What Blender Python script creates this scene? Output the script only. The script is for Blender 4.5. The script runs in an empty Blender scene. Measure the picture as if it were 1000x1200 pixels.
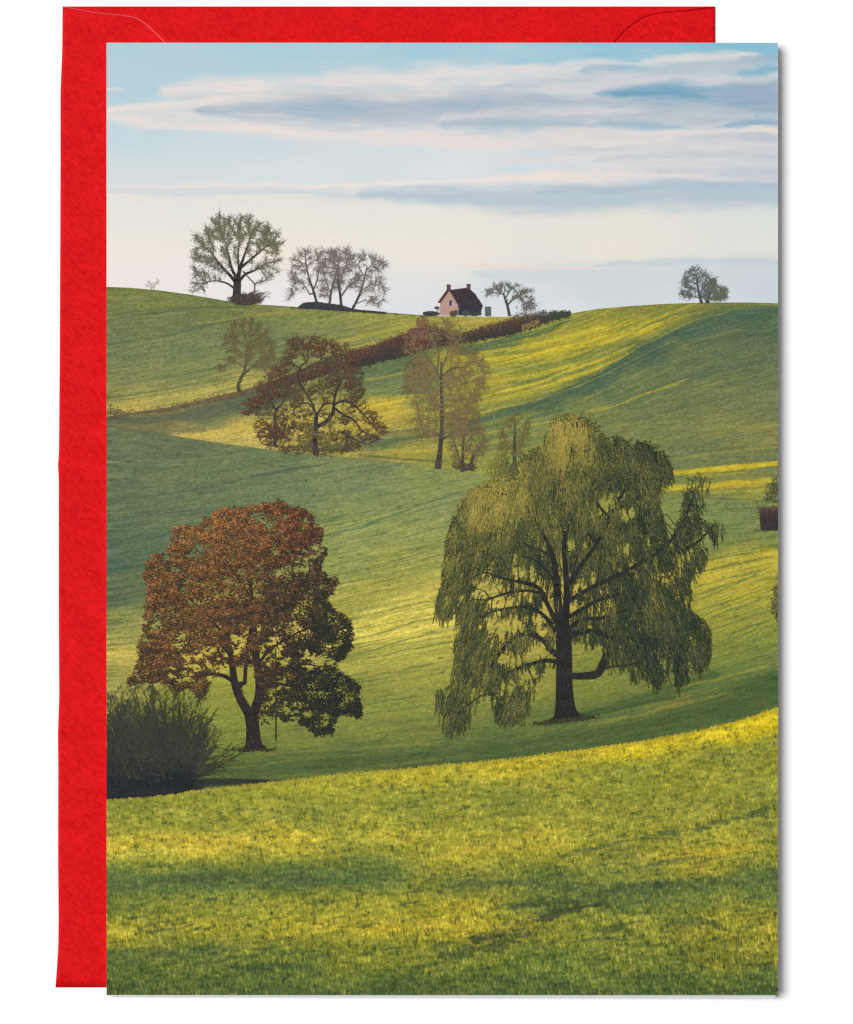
# A greeting card (with a countryside picture printed on its front) lying on a red
# envelope on a white tabletop, seen from straight above.
# The picture is INK on flat card: every printed motif is a sheet of ink a few
# thousandths of a millimetre above the last one, built from mesh with an ink colour.
import bpy, math
import numpy as np

rng = np.random.default_rng(11)
scene = bpy.context.scene
col = scene.collection

# ------------------------------------------------------------------ scale
MM = 0.001
S = 148 * MM / 787.0            # the card is 148 mm wide (A5)
CAM_H = 1.25                    # camera height over the tabletop
GAIN = 1.30                     # light falling on the table (1 = white paper shows as white)
X0, X1, Y0, Y1 = 125.0, 912.0, 50.0, 1166.0     # the card's front

def world(px, py, z):
    k = S * (CAM_H - z) / CAM_H
    return (px - 500.0) * k, (600.0 - py) * k, z

def card_z(px):                 # top of the front panel: it gapes a little away from its fold
    return (1.72 + 1.35 * (np.asarray(px, float) - X0) / (X1 - X0)) * MM

def lin(c):
    c = np.clip(np.asarray(c, float) / 255.0, 0, 1)
    return np.where(c <= 0.04045, c / 12.92, ((c + 0.055) / 1.055) ** 2.4)

def smooth(t):
    t = np.clip(t, 0, 1)
    return t * t * (3 - 2 * t)

# ------------------------------------------------------------------ noise
_tab = rng.random((256, 256)).astype(np.float32)
def vnoise(u, v, seed=0):
    u = np.asarray(u, np.float32) + 17.3 * seed + 1000
    v = np.asarray(v, np.float32) + 41.7 * seed + 1000
    iu = np.floor(u).astype(np.int32); iv = np.floor(v).astype(np.int32)
    fu = u - iu; fv = v - iv
    fu = fu * fu * (3 - 2 * fu); fv = fv * fv * (3 - 2 * fv)
    a = _tab[iv & 255, iu & 255]; b = _tab[iv & 255, (iu + 1) & 255]
    c = _tab[(iv + 1) & 255, iu & 255]; d = _tab[(iv + 1) & 255, (iu + 1) & 255]
    return (a + (b - a) * fu) * (1 - fv) + (c + (d - c) * fu) * fv - 0.5

def fbm(u, v, seed=0, octaves=4, gain=0.5):
    s, a = 0, 1.0
    for k in range(octaves):
        s = s + a * vnoise(u * 2 ** k, v * 2 ** k, seed + 3 * k)
        a *= gain
    return s

# ------------------------------------------------------------------ print canvases (1 cell = 1/787 of the card's width)
CW, CH = 788, 1117
GX, GY = np.meshgrid(X0 + np.arange(CW), Y0 + np.arange(CH))
GX = GX.astype(np.float32); GY = GY.astype(np.float32)

def idw(pts, x, y, ax=0.5, eps=12.0):
    pts = np.asarray(pts, float)
    num = 0; den = 0
    for p in pts:
        d2 = ((x - p[0]) * ax) ** 2 + (y - p[1]) ** 2 + eps * eps
        w = 1.0 / (d2 * d2)
        num = num + w[..., None] * p[2:]
        den = den + w
    return num / den[..., None]

def upsampled(fn, rows):
    """evaluate fn on every 4th cell of a row range and interpolate"""
    a, b = rows
    xs = X0 + np.arange(0, CW + 4, 4); ys = Y0 + np.arange(a, b + 8, 4)
    gx, gy = np.meshgrid(xs, ys)
    q = fn(gx, gy)
    jx = np.arange(CW) / 4.0; jy = np.arange(b - a) / 4.0
    ix = jx.astype(int); fx = (jx - ix)[None, :, None]
    iy = jy.astype(int); fy = (jy - iy)[:, None, None]
    t = q[:, ix] * (1 - fx) + q[:, ix + 1] * fx
    return t[iy] * (1 - fy) + t[iy + 1] * fy

class Canvas:
    def __init__(self, pts, ya, yb, ax=0.5, eps=12.0):
        self.a = int(ya - Y0); self.b = int(yb - Y0) + 1
        self.x = GX[self.a:self.b]; self.y = GY[self.a:self.b]
        self.px = self.x; self.py = self.y
        self.c = upsampled(lambda x, y: idw(pts, x, y, ax, eps), (self.a, self.b)).astype(np.float32)
    def warp(self, dx, dy):
        self.px = self.x + dx; self.py = self.y + dy
    def stroke(self, pts, w, colour, op=1.0, soft=None, ragged=0.0, seed=0, rs=(30, 8), vs=1.0, k=1.7, fade=False):
        """pts [(x, y)], w half width (or one per point); vs stretches distance vertically"""
        pts = np.asarray(pts, float); n = len(pts)
        w = np.broadcast_to(np.asarray(w, float), (n,))
        m = w.max() * 1.6 + 20 + abs(ragged) * w.max()
        ja = max(0, int(pts[:, 1].min() - m - Y0 - self.a)); jb = min(self.b - self.a, int(pts[:, 1].max() + m - Y0 - self.a) + 1)
        ia = max(0, int(pts[:, 0].min() - 2 * m - X0)); ib = min(CW, int(pts[:, 0].max() + 2 * m - X0) + 1)
        if ja >= jb or ia >= ib: return
        px = self.px[ja:jb, ia:ib]; py = self.py[ja:jb, ia:ib]
        best = np.full(px.shape, -1e9, np.float32)
        if n == 1: pts = np.vstack([pts, pts + 0.01]); w = np.array([w[0], w[0]]); n = 2
        for i in range(n - 1):
            a, b = pts[i], pts[i + 1]
            d = b - a; L2 = d @ d + 1e-9
            t = np.clip(((px - a[0]) * d[0] + (py - a[1]) * d[1]) / L2, 0, 1)
            dist = np.hypot(px - a[0] - t * d[0], (py - a[1] - t * d[1]) * vs)
            ww = w[i] + (w[i + 1] - w[i]) * t
            e = (ww - dist) / np.maximum(ww if soft is None else soft, 0.3)
            if fade and i == 0: e = e - (1 - t) * 1.5
            if fade and i == n - 2: e = e - t * 1.5
            best = np.maximum(best, e)
        if ragged:
            best = best + ragged * fbm(self.x[ja:jb, ia:ib] / rs[0], self.y[ja:jb, ia:ib] / rs[1], seed, 4)
        cov = (smooth(best * (k if soft is None else 1.0)) * op)[..., None]
        sub = self.c[ja:jb, ia:ib]
        sub += (np.asarray(colour, np.float32) - sub) * cov

def lic(slope_pts, a, b, seed, length=14, ax=0.5, white=None):
    """white noise smeared along a direction field: furrows and drill rows"""
    sl = upsampled(lambda x, y: idw(slope_pts, x, y, ax, 20.0), (a, b))[..., 0]
    vx = 1 / np.sqrt(1 + sl * sl); vy = sl * vx
    h = b - a
    r = np.random.default_rng(seed)
    n = (r.random((h, CW)).astype(np.float32) - 0.5) if white is None else white
    acc = n.copy(); jx0, jy0 = np.meshgrid(np.arange(CW, dtype=np.float32), np.arange(h, dtype=np.float32))
    for sgn in (1, -1):
        x = jx0.copy(); y = jy0.copy()
        for k in range(length):
            ix = np.clip(x, 0, CW - 1).astype(np.int32); iy = np.clip(y, 0, h - 1).astype(np.int32)
            x = x + sgn * vx[iy, ix]; y = y + sgn * vy[iy, ix]
            xi = np.clip(x, 0, CW - 1.001); yi = np.clip(y, 0, h - 1.001)
            ix = xi.astype(np.int32); iy = yi.astype(np.int32); fy = yi - iy
            iy2 = np.minimum(iy + 1, h - 1)
            acc += n[iy, ix] * (1 - fy) + n[iy2, ix] * fy
    acc -= acc.mean()
    return acc / acc.std()

def blur(a, r):
    for ax in (0, 1):
        if r[ax] < 1: continue
        k = int(r[ax]); c = np.cumsum(np.concatenate([np.repeat(np.take(a, [0], ax), k + 1, ax), a, np.repeat(np.take(a, [-1], ax), k, ax)], ax), ax)
        n = a.shape[ax]
        a = (np.take(c, np.arange(2 * k + 1, 2 * k + 1 + n), ax) - np.take(c, np.arange(0, n), ax)) / (2 * k + 1)
    return a

def curve(pts):
    p = np.asarray(pts, float)
    return lambda x: np.interp(x, p[:, 0], p[:, 1])

# ------------------------------------------------------------------ mesh out
def ink_material():
    m = bpy.data.materials.new('printed_ink'); m.use_nodes = True
    nt = m.node_tree; b = nt.nodes['Principled BSDF']
    at = nt.nodes.new('ShaderNodeAttribute'); at.attribute_name = 'ink'
    tc = nt.nodes.new('ShaderNodeTexCoord')
    nz = nt.nodes.new('ShaderNodeTexNoise'); nz.inputs['Scale'].default_value = 3500; nz.inputs['Detail'].default_value = 2
    mr = nt.nodes.new('ShaderNodeMapRange'); mr.inputs['To Min'].default_value = 0.93; mr.inputs['To Max'].default_value = 1.07
    mx = nt.nodes.new('ShaderNodeVectorMath'); mx.operation = 'SCALE'
    nt.links.new(tc.outputs['Object'], nz.inputs['Vector'])
    nt.links.new(nz.outputs['Fac'], mr.inputs['Value'])
    nt.links.new(at.outputs['Color'], mx.inputs[0]); nt.links.new(mr.outputs['Result'], mx.inputs['Scale'])
    nt.links.new(mx.outputs['Vector'], b.inputs['Base Color'])
    b.inputs['Roughness'].default_value = 0.6
    b.inputs['Specular IOR Level'].default_value = 0.06
    return m
INK = ink_material()

def raw_mesh(name, co, faces, mats, parent=None, colours=None):
    """co (N,3); faces list of int arrays (M,k)"""
    me = bpy.data.meshes.new(name)
    me.vertices.add(len(co)); me.vertices.foreach_set('co', np.asarray(co, np.float32).ravel())
    tot = np.concatenate([np.full(len(f), f.shape[1], np.int32) for f in faces])
    idx = np.concatenate([f.ravel() for f in faces]).astype(np.int32)
    me.loops.add(len(idx)); me.loops.foreach_set('vertex_index', idx)
    me.polygons.add(len(tot)); me.polygons.foreach_set('loop_start', np.concatenate([[0], np.cumsum(tot)[:-1]]).astype(np.int32))
    me.update(calc_edges=True)
    if colours is not None:
        at = me.color_attributes.new('ink', 'FLOAT_COLOR', 'POINT')
        at.data.foreach_set('color', np.concatenate([colours, np.ones((len(co), 1))], 1).astype(np.float32).ravel())
    for m in mats: me.materials.append(m)
    o = bpy.data.objects.new(name, me); col.objects.link(o)
    if parent is not None: o.parent = parent
    return o

LAYER = [0]
STEP = 0.020                    # mm between sheets of ink
def next_layer(n=1):
    LAYER[0] += n
    return (LAYER[0] - n + 1) * STEP * MM
def layer(k): LAYER[0] = k

def sheet(name, cv, top, bot, parent, label, xa=X0, xb=X1):
    """the canvas inked between two outlines"""
    z = next_layer()
    i0 = int(xa - X0); i1 = int(xb - X0) + 1
    xs = cv.x[0, i0:i1]; ys = cv.y[:, 0]
    t = np.asarray(top(xs)); b = np.asarray(bot(xs))
    yy = np.clip(ys[:, None], t[None], b[None])
    h, w = yy.shape
    xx = np.broadcast_to(xs[None], yy.shape)
    wx, wy, wz = world(xx, yy, card_z(xx) + z)
    co = np.stack([wx, wy, wz], -1).reshape(-1, 3)
    idx = np.arange(h * w).reshape(h, w)
    q = np.stack([idx[1:, :-1], idx[1:, 1:], idx[:-1, 1:], idx[:-1, :-1]], -1).reshape(-1, 4)
    hgt = np.maximum(yy[1:, :-1] - yy[:-1, :-1], yy[1:, 1:] - yy[:-1, 1:]).ravel()
    q = q[hgt > 1e-4]
    used = np.zeros(h * w, bool); used[q.ravel()] = True
    remap = np.cumsum(used) - 1
    c = lin(cv.c[:, i0:i1].reshape(-1, 3)) / GAIN
    o = raw_mesh(name, co[used], [remap[q]], [INK], parent, c[used])
    if label: o['label'] = label
    return o

class Ink:
    """quads of ink collected for one printed part"""
    def __init__(self): self.p, self.z, self.c = [], [], []
    def quads(self, P, z, c):
        P = np.asarray(P, float); n = len(P)
        if n == 0: return
        self.p.append(P); self.z.append(np.broadcast_to(np.asarray(z, float), (n,)))
        c = np.asarray(c, float)
        if c.ndim == 1: c = np.broadcast_to(c, (n, 3))
        self.c.append(c)
    def leaves(self, x, y, L, W, ang, c, z):
        dx, dy = np.cos(ang), np.sin(ang)
        L = np.broadcast_to(L, x.shape) * 0.5; W = np.broadcast_to(W, x.shape) * 0.5
        P = np.stack([np.stack([x - dx * L, y - dy * L], -1), np.stack([x + dy * W, y - dx * W], -1),
                      np.stack([x + dx * L, y + dy * L], -1), np.stack([x - dy * W, y + dx * W], -1)], 1)
        self.quads(P, z, c)
    def segs(self, a, b, wa, wb, c, z):
        d = b - a; n = np.hypot(d[:, 0], d[:, 1])[:, None] + 1e-9
        t = d / n; nr = np.stack([-t[:, 1], t[:, 0]], -1)
        a2 = a - t * np.minimum(wa[:, None] * 0.25, 1.0); b2 = b + t * np.minimum(wb[:, None] * 0.25, 1.0)
        self.quads(np.stack([a2 - nr * wa[:, None] / 2, b2 - nr * wb[:, None] / 2, b2 + nr * wb[:, None] / 2, a2 + nr * wa[:, None] / 2], 1), z, c)
    def line(self, pts, w, c, z, smoothn=4):
        p = np.asarray(pts, float)
        if smoothn > 1 and len(p) > 2: p, w = spline(p, w, smoothn)
        w = np.broadcast_to(np.asarray(w, float), (len(p),))
        d = np.gradient(p, axis=0); d /= np.hypot(d[:, 0], d[:, 1])[:, None] + 1e-9
        nr = np.stack([-d[:, 1], d[:, 0]], -1) * w[:, None] / 2
        l, r = p - nr, p + nr
        self.quads(np.stack([l[:-1], l[1:], r[1:], r[:-1]], 1), z, c)
    def poly(self, pts, c, z):                       # convex polygon as a fan of quads
        p = np.asarray(pts, float); m = p.mean(0)
        q = np.roll(p, -1, 0)
        self.quads(np.stack([np.repeat(m[None], len(p), 0), p, (p + q) / 2, q], 1), z, c)
    def build(self, name, parent, label=None, n=1, at=None):
        zb = next_layer(n) if at is None else at * STEP * MM
        P = np.concatenate(self.p); z = np.concatenate(self.z); c = np.concatenate(self.c)
        ok = (P[..., 0].max(1) > X0 + .2) & (P[..., 0].min(1) < X1 - .2) & (P[..., 1].min(1) < Y1 - .2)
        P, z, c = P[ok], z[ok], c[ok]
        P[..., 0] = np.clip(P[..., 0], X0 + .02, X1 - .02); P[..., 1] = np.clip(P[..., 1], Y0 + .02, Y1 - .02)
        # one height per mark, so that marks overlap like strokes of ink
        zz = zb + (np.clip(z, 0, 1) * (n * STEP - 0.012) + rng.random(len(z)) * 0.010) * MM
        # make every quad face up
        area = np.zeros(len(P))
        for k in range(4):
            k2 = (k + 1) % 4
            area += P[:, k, 0] * P[:, k2, 1] - P[:, k2, 0] * P[:, k, 1]
        flip = area > 0
        P[flip] = P[flip][:, ::-1]
        wx, wy, wz = world(P[..., 0], P[..., 1], card_z(P[..., 0]) + zz[:, None])
        co = np.stack([wx, wy, wz], -1).reshape(-1, 3)
        f = np.arange(len(co)).reshape(-1, 4)
        cc = np.repeat(lin(c) / GAIN, 4, 0)
        o = raw_mesh(name, co, [f], [INK], parent, cc)
        if label: o['label'] = label
        return o

def spline(p, w, n):
    """Catmull-Rom through p"""
    p = np.asarray(p, float); w = np.broadcast_to(np.asarray(w, float), (len(p),))
    a = np.concatenate([p, w[:, None]], 1)
    a = np.vstack([2 * a[0] - a[1], a, 2 * a[-1] - a[-2]])
    out = []
    for k in range(1, len(a) - 2):
        for t in np.arange(n) / n:
            out.append(0.5 * (2 * a[k] + (a[k + 1] - a[k - 1]) * t + (2 * a[k - 1] - 5 * a[k] + 4 * a[k + 1] - a[k + 2]) * t * t
                              + (-a[k - 1] + 3 * a[k] - 3 * a[k + 1] + a[k + 2]) * t ** 3))
    out.append(a[-2])
    out = np.array(out)
    return out[:, :2], np.maximum(out[:, 2], 0.15)

def inside(poly, x, y):
    p = np.asarray(poly, float); q = np.roll(p, -1, 0)
    r = np.zeros(x.shape, bool)
    for (xa, ya), (xb, yb) in zip(p, q):
        if ya == yb: continue
        c = ((ya > y) != (yb > y)) & (x < (xb - xa) * (y - ya) / (yb - ya) + xa)
        r ^= c
    return r

def scatter(poly, n, seed=0):
    p = np.asarray(poly, float); r = np.random.default_rng(seed)
    lo, hi = p.min(0), p.max(0)
    out = np.zeros((0, 2))
    while len(out) < n:
        q = lo + (hi - lo) * r.random((n * 2, 2))
        out = np.vstack([out, q[inside(p, q[:, 0], q[:, 1])]])
    return out[:n]

def grow_tree(limbs, attract, step=3.0, reach=40.0, kill=5.0, bias=(0, 0), tip=0.55, power=2.3, iters=160, jitter=0.25, seed=0, wmax=None):
    """branches that grow out of given limbs towards the attraction points.
    limbs: list of (points, widths).  Returns node positions, parents, widths, given-flag."""
    r = np.random.default_rng(seed)
    pos, par, fixed = [], [], []
    for pts, w in limbs:
        p, ww = spline(np.asarray(pts, float), w, 5)
        start = -1
        if pos:
            d = np.hypot(*(np.array(pos) - p[0]).T)
            start = int(d.argmin()) if d.min() < 12 else -1
        for k in range(len(p)):
            pos.append(p[k]); par.append(start if k == 0 else len(pos) - 2); fixed.append(ww[k])
    nfix = len(pos)
    pos = np.array(pos); par = np.array(par); fixed = np.array(fixed)
    A = np.array(attract, float)
    d = np.hypot(A[:, None, 0] - pos[None, :, 0], A[:, None, 1] - pos[None, :, 1])
    near = d.argmin(1); nd = d.min(1)
    A, near, nd = A[nd > kill], near[nd > kill], nd[nd > kill]
    bias = np.asarray(bias, float)
    for it in range(iters):
        act = nd < reach
        if not act.any(): break
        ids, inv = np.unique(near[act], return_inverse=True)
        v = (A[act] - pos[near[act]]) / nd[act][:, None]
        s = np.zeros((len(ids), 2)); np.add.at(s, inv, v)
        s /= np.hypot(s[:, 0], s[:, 1])[:, None] + 1e-6
        s = s + bias + r.normal(0, jitter, s.shape)
        s /= np.hypot(s[:, 0], s[:, 1])[:, None] + 1e-6
        new = pos[ids] + s * step
        base = len(pos)
        pos = np.vstack([pos, new]); par = np.concatenate([par, ids])
        dn = np.hypot(A[:, None, 0] - new[None, :, 0], A[:, None, 1] - new[None, :, 1])
        k = dn.argmin(1); m = dn[np.arange(len(A)), k]
        upd = m < nd
        near[upd] = base + k[upd]; nd[upd] = m[upd]
        keep = nd > kill
        A, near, nd = A[keep], near[keep], nd[keep]
        if len(A) == 0 or len(pos) > 9000: break
    n = len(pos)
    acc = np.zeros(n); kids = np.zeros(n, int)
    np.add.at(kids, par[par >= 0], 1)
    acc[kids == 0] = tip ** power
    for i in range(n - 1, -1, -1):
        if par[i] >= 0: acc[par[i]] += acc[i]
    w = acc ** (1 / power)
    w[:nfix] = fixed
    for i in range(nfix, n):
        w[i] = min(w[i], w[par[i]] * 0.95) if wmax is None else min(w[i], w[par[i]] * 0.95, wmax)
    w = np.maximum(w, tip * 0.8)
    return pos, par, w, nfix, kids

def ink_branches(ink, tree, c, z=0.5, cvar=8, thin=None, seed=0):
    """thin: colour of the finest twigs"""
    pos, par, w, nfix, kids = tree
    r = np.random.default_rng(seed)
    i = np.nonzero(par >= 0)[0]
    cc = np.repeat(np.asarray(c, float)[None], len(i), 0)
    if thin is not None:
        t = smooth(1 - (w[i] - 0.5) / 2.0)[:, None]
        cc = cc * (1 - t) + np.asarray(thin, float) * t
    cc = cc + r.normal(0, cvar, (len(i), 1))
    ink.segs(pos[par[i]], pos[i], w[par[i]], w[i], cc, z)

def twigs(ink, pts, n, L, w, c, up=0.6, spread=1.1, centre=None, cvar=10, seed=0, z=0.5, droop=0.0):
    """fine last twigs around points, fanning outwards from centre"""
    r = np.random.default_rng(seed)
    q = pts[r.integers(0, len(pts), n)]
    if centre is None: centre = pts.mean(0) + np.array([0, 30])
    base = np.arctan2(q[:, 1] - centre[1], q[:, 0] - centre[0])
    ang = base + r.normal(0, spread, n)
    ln = L * (0.4 + r.random(n))
    d1 = np.stack([np.cos(ang), np.sin(ang)], -1); d1[:, 1] -= up * 0.3
    mid = q + d1 * ln[:, None] * 0.5
    d1[:, 1] += droop
    d1 += r.normal(0, 0.25, d1.shape)
    end = mid + d1 * ln[:, None] * 0.5
    cc = np.asarray(c, float) + r.normal(0, cvar, (n, 1))
    ww = np.full(n, w)
    ink.segs(q, mid, ww, ww * 0.8, cc, z); ink.segs(mid, end, ww * 0.8, ww * 0.5, cc, z)
    return end
def drill(cv, slopes, boxes, seed):
    """tractor lines and drill rows: long thin lines that follow the lie of the field"""
    r = np.random.default_rng(seed)
    for (xa, xb, ya, yb, n, colours, w, op) in boxes:
        for _ in range(n):
            x, y = r.uniform(xa, xb), r.uniform(ya, yb); L = r.uniform(40, 210)
            pts = [(x, y)]
            for sgn in (1, -1):
                q = (x, y); arm = []
                for k in range(int(L / 12)):
                    s = float(idw(slopes, np.array([q[0]]), np.array([q[1]]), .5, 20.0)[0, 0])
                    h = 6 * sgn / math.sqrt(1 + s * s)
                    q = (q[0] + h, q[1] + s * h + r.normal(0, .12)); arm.append(q)
                pts = pts + arm if sgn == 1 else arm[::-1] + pts
            if len(pts) < 3: continue
            ww = np.full(len(pts), w * r.uniform(.6, 1.4)); ww[0] *= .3; ww[-1] *= .3
            cv.stroke(pts, ww, colours[r.integers(len(colours))], op * r.uniform(.4, 1.1), ragged=.9, rs=(11, 4), seed=int(r.integers(89)))
#@@PART2
# ================================================================== the things
def empty(name, loc, label=None, cat=None, parent=None):
    o = bpy.data.objects.new(name, None); col.objects.link(o); o.location = loc
    o.empty_display_size = 0.01
    if label: o['label'] = label
    if cat: o['category'] = cat
    if parent is not None: o.parent = parent
    return o

card = empty('greeting_card', (0, 0, 0), 'greeting card printed with green fields and trees, lying on the red envelope', 'greeting card')

# ------------------------------------------------------------------ printed sky
sky = Canvas([
    (125, 45, 178, 207, 216), (330, 45, 172, 206, 218), (520, 45, 164, 203, 218), (720, 45, 146, 197, 215), (912, 45, 134, 191, 212),
    (125, 95, 184, 209, 218), (220, 85, 182, 208, 218), (400, 72, 176, 207, 218), (560, 68, 168, 204, 219), (912, 75, 140, 190, 212),
    (125, 165, 198, 216, 222), (300, 175, 205, 219, 224), (450, 185, 212, 222, 226), (620, 200, 214, 222, 226), (780, 205, 214, 217, 222), (912, 205, 196, 208, 220),
    (125, 200, 212, 222, 224), (330, 200, 218, 225, 226), (520, 200, 222, 226, 228),
    (125, 255, 232, 230, 220), (330, 255, 233, 230, 219), (520, 262, 233, 230, 219), (720, 265, 232, 229, 218), (912, 260, 222, 226, 222),
    (125, 300, 240, 232, 220), (330, 292, 239, 232, 218), (520, 295, 239, 231, 218), (720, 290, 236, 229, 217), (912, 285, 229, 227, 220),
    (125, 335, 238, 230, 228), (220, 338, 238, 231, 228), (345, 350, 236, 232, 232), (470, 340, 228, 227, 226), (600, 345, 216, 221, 224), (720, 340, 209, 217, 222), (912, 335, 204, 214, 219),
    (470, 365, 222, 225, 228), (640, 365, 220, 226, 229), (800, 352, 214, 221, 225),
], 50, 392, ax=0.35, eps=16)
wx_ = 26 * fbm(GX / 130, GY / 40, 3, 5) + 10 * fbm(GX / 22, GY / 7, 5, 3); wy_ = 5 * fbm(GX / 95, GY / 17, 9, 3) + 3.4 * fbm(GX / 26, GY / 7, 10, 4)
sky.warp(wx_[sky.a:sky.b], wy_[sky.a:sky.b])
cream = (233, 223, 219); warm = (236, 224, 217); grey = (190, 197, 208); blue = (164, 184, 204); deep = (110, 163, 195)
R = dict(ragged=0.42, rs=(52, 9))
def cl(pts, w, c, op=1.0, **k):
    d = dict(R); d.update(k); d['seed'] = d.get('seed', int(pts[0][0] + 7 * pts[0][1]) % 97)
    p = np.asarray(pts, float); w = np.broadcast_to(np.asarray(w, float), (len(p),))
    e0 = p[0] - (p[1] - p[0]) / (np.hypot(*(p[1] - p[0])) + 1e-6) * 36; e1 = p[-1] + (p[-1] - p[-2]) / (np.hypot(*(p[-1] - p[-2])) + 1e-6) * 36
    p = np.vstack([e0, p, e1]); w = np.concatenate([[w[0] * .9], w, [w[-1] * .9]]) * 2.1
    sky.stroke(p, w, c, op, k=1.0, fade=True, **d)
# main bank: pale body, brighter edges, grey-blue hollow
cl([(126, 133), (170, 131), (240, 130), (320, 127), (420, 125), (520, 122), (640, 118), (760, 116), (920, 112)], [3, 9, 17, 24, 29, 32, 36, 36, 36], (221, 218, 217), 0.9)
cl([(200, 108), (250, 101), (310, 98)], [6, 8, 5], cream, 0.85)
cl([(270, 104), (350, 98), (380, 95)], [5, 7, 3], cream, 0.6)
cl([(385, 98), (440, 92), (500, 88), (560, 84), (640, 78)], [6, 9, 9, 8, 5], (229, 222, 220), 0.95)
cl([(640, 80), (700, 74), (745, 74)], [4, 6, 3], (218, 217, 222), 0.9)
cl([(765, 72), (815, 67), (880, 67)], [3, 5, 3], (231, 222, 217), 0.95)
cl([(126, 131), (200, 122), (280, 117), (360, 113), (450, 112), (520, 110)], [3, 5, 5, 6, 5, 3], warm, 0.9)
cl([(128, 138), (190, 145), (250, 148), (330, 153), (420, 158), (500, 163), (590, 172)], [3, 5, 6, 7, 8, 8, 6], (231, 222, 219), 0.95)
cl([(240, 131), (310, 128), (380, 127), (450, 129), (520, 124), (560, 122)], [5, 11, 15, 15, 14, 12], (172, 187, 200), 0.9, ragged=0.3)
cl([(340, 129), (385, 127), (420, 129)], [4, 8, 4], (164, 184, 200), 0.8, ragged=0.2)
cl([(540, 140), (660, 128), (800, 122), (905, 122)], [10, 16, 20, 20], (172, 187, 200), 0.75)
cl([(620, 170), (760, 166), (905, 168)], [5, 9, 12], (190, 199, 206), 0.5)
cl([(520, 112), (600, 100), (680, 92), (730, 86)], [5, 9, 9, 7], (193, 201, 209), 0.85)
cl([(560, 96), (640, 86), (720, 80)], [3, 5, 4], (227, 222, 219), 0.7)
cl([(520, 122), (560, 119), (610, 119), (660, 122)], [5, 8, 9, 6], (172, 188, 201), 0.85)
cl([(700, 82), (745, 77)], [3, 4], (150, 184, 207), 0.7)
cl([(760, 88), (820, 80), (880, 78), (915, 80)], [6, 9, 8, 6], (189, 197, 205), 0.8)
cl([(880, 74), (915, 70)], [4, 6], (160, 180, 200), 0.7)
cl([(880, 88), (915, 84)], [4, 5], (130, 181, 206), 0.8)
cl([(640, 104), (720, 97), (800, 94), (870, 98)], [6, 9, 7, 4], (214, 212, 217), 0.8)
cl([(700, 110), (760, 108), (810, 112), (850, 113), (915, 112)], [4, 9, 13, 11, 10], (126, 168, 194), 0.62, ragged=0.6)
cl([(730, 109), (790, 110), (830, 112)], [3, 6, 4], (104, 160, 192), 0.6)
cl([(860, 112), (915, 110)], [8, 15], (154, 172, 193), 0.75)
cl([(840, 96), (915, 94)], [3, 4], (205, 208, 215), 0.6)
# second tier
cl([(520, 136), (600, 134), (680, 132), (740, 133)], [5, 6, 6, 3], (219, 215, 218), 0.8)
cl([(520, 147), (580, 146), (640, 146), (680, 146)], [5, 7, 7, 4], (172, 191, 204), 0.75)
cl([(700, 148), (745, 147), (790, 148)], [2, 6, 3], (146, 180, 203), 0.65)
cl([(660, 140), (760, 138), (860, 140), (915, 142)], [3, 4, 5, 5], (189, 198, 205), 0.7)
cl([(850, 148), (890, 146), (915, 150)], [3, 6, 4], (140, 174, 199), 0.8)
cl([(640, 156), (740, 156), (820, 156), (880, 157)], [5, 5, 4, 2], (226, 219, 217), 0.85)
cl([(870, 158), (915, 156)], [4, 5], (233, 222, 216), 0.95)
cl([(830, 167), (880, 166), (915, 168)], [5, 6, 6], (177, 190, 205), 0.75)
cl([(520, 165), (600, 168), (680, 166), (780, 164)], [6, 7, 6, 5], (229, 221, 219), 0.8)
# third tier fanning out to the right
cl([(608, 192), (680, 185), (760, 178), (840, 174), (915, 176)], [2, 4, 8, 9, 8], (226, 219, 217), 0.8)
cl([(700, 187), (780, 184), (860, 182), (915, 182)], [3, 6, 8, 8], (192, 201, 208), 0.5)
cl([(720, 196), (800, 194), (880, 196), (915, 196)], [4, 7, 8, 7], (222, 217, 217), 0.7)
cl([(640, 205), (720, 205), (800, 206), (880, 210), (915, 210)], [4, 5, 5, 4, 3], (232, 222, 217), 0.9)
cl([(780, 200), (850, 200), (915, 204)], [2, 4, 5], (188, 199, 207), 0.55)
# low long band
cl([(125, 226), (220, 224), (330, 227), (440, 228), (520, 230)], [5, 6, 6, 7, 8], (214, 219, 221), 0.9, ragged=0.25)
cl([(430, 228), (540, 230), (620, 232), (700, 232), (780, 230), (850, 228), (915, 230)], [4, 9, 14, 13, 12, 11, 8], (184, 199, 209), 0.95, ragged=0.25)
cl([(640, 222), (720, 222), (800, 220), (915, 216)], [3, 4, 5, 5], (174, 192, 206), 0.7)
cl([(126, 217.5), (220, 217), (330, 218), (440, 216.5), (520, 215), (580, 210), (640, 208), (700, 212)], [1.8, 1.5, 1.8, 2, 3, 4, 4, 3], (239, 227, 221), 0.95, ragged=0.2)
cl([(125, 233), (180, 234), (240, 236)], [2, 3, 3], (232, 226, 222), 0.8)
cl([(250, 238), (360, 236), (460, 240)], [4, 4, 3], (232, 227, 221), 0.7)
cl([(125, 230), (200, 230), (280, 232), (360, 230)], [2, 3, 3, 2], (234, 227, 222), 0.7)
cl([(200, 226), (300, 227), (400, 227)], [1.5, 2.5, 2], (205, 213, 217), 0.7)
cl([(128, 104), (140, 103)], [1.5, 2], (222, 222, 222), 0.7)
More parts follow.
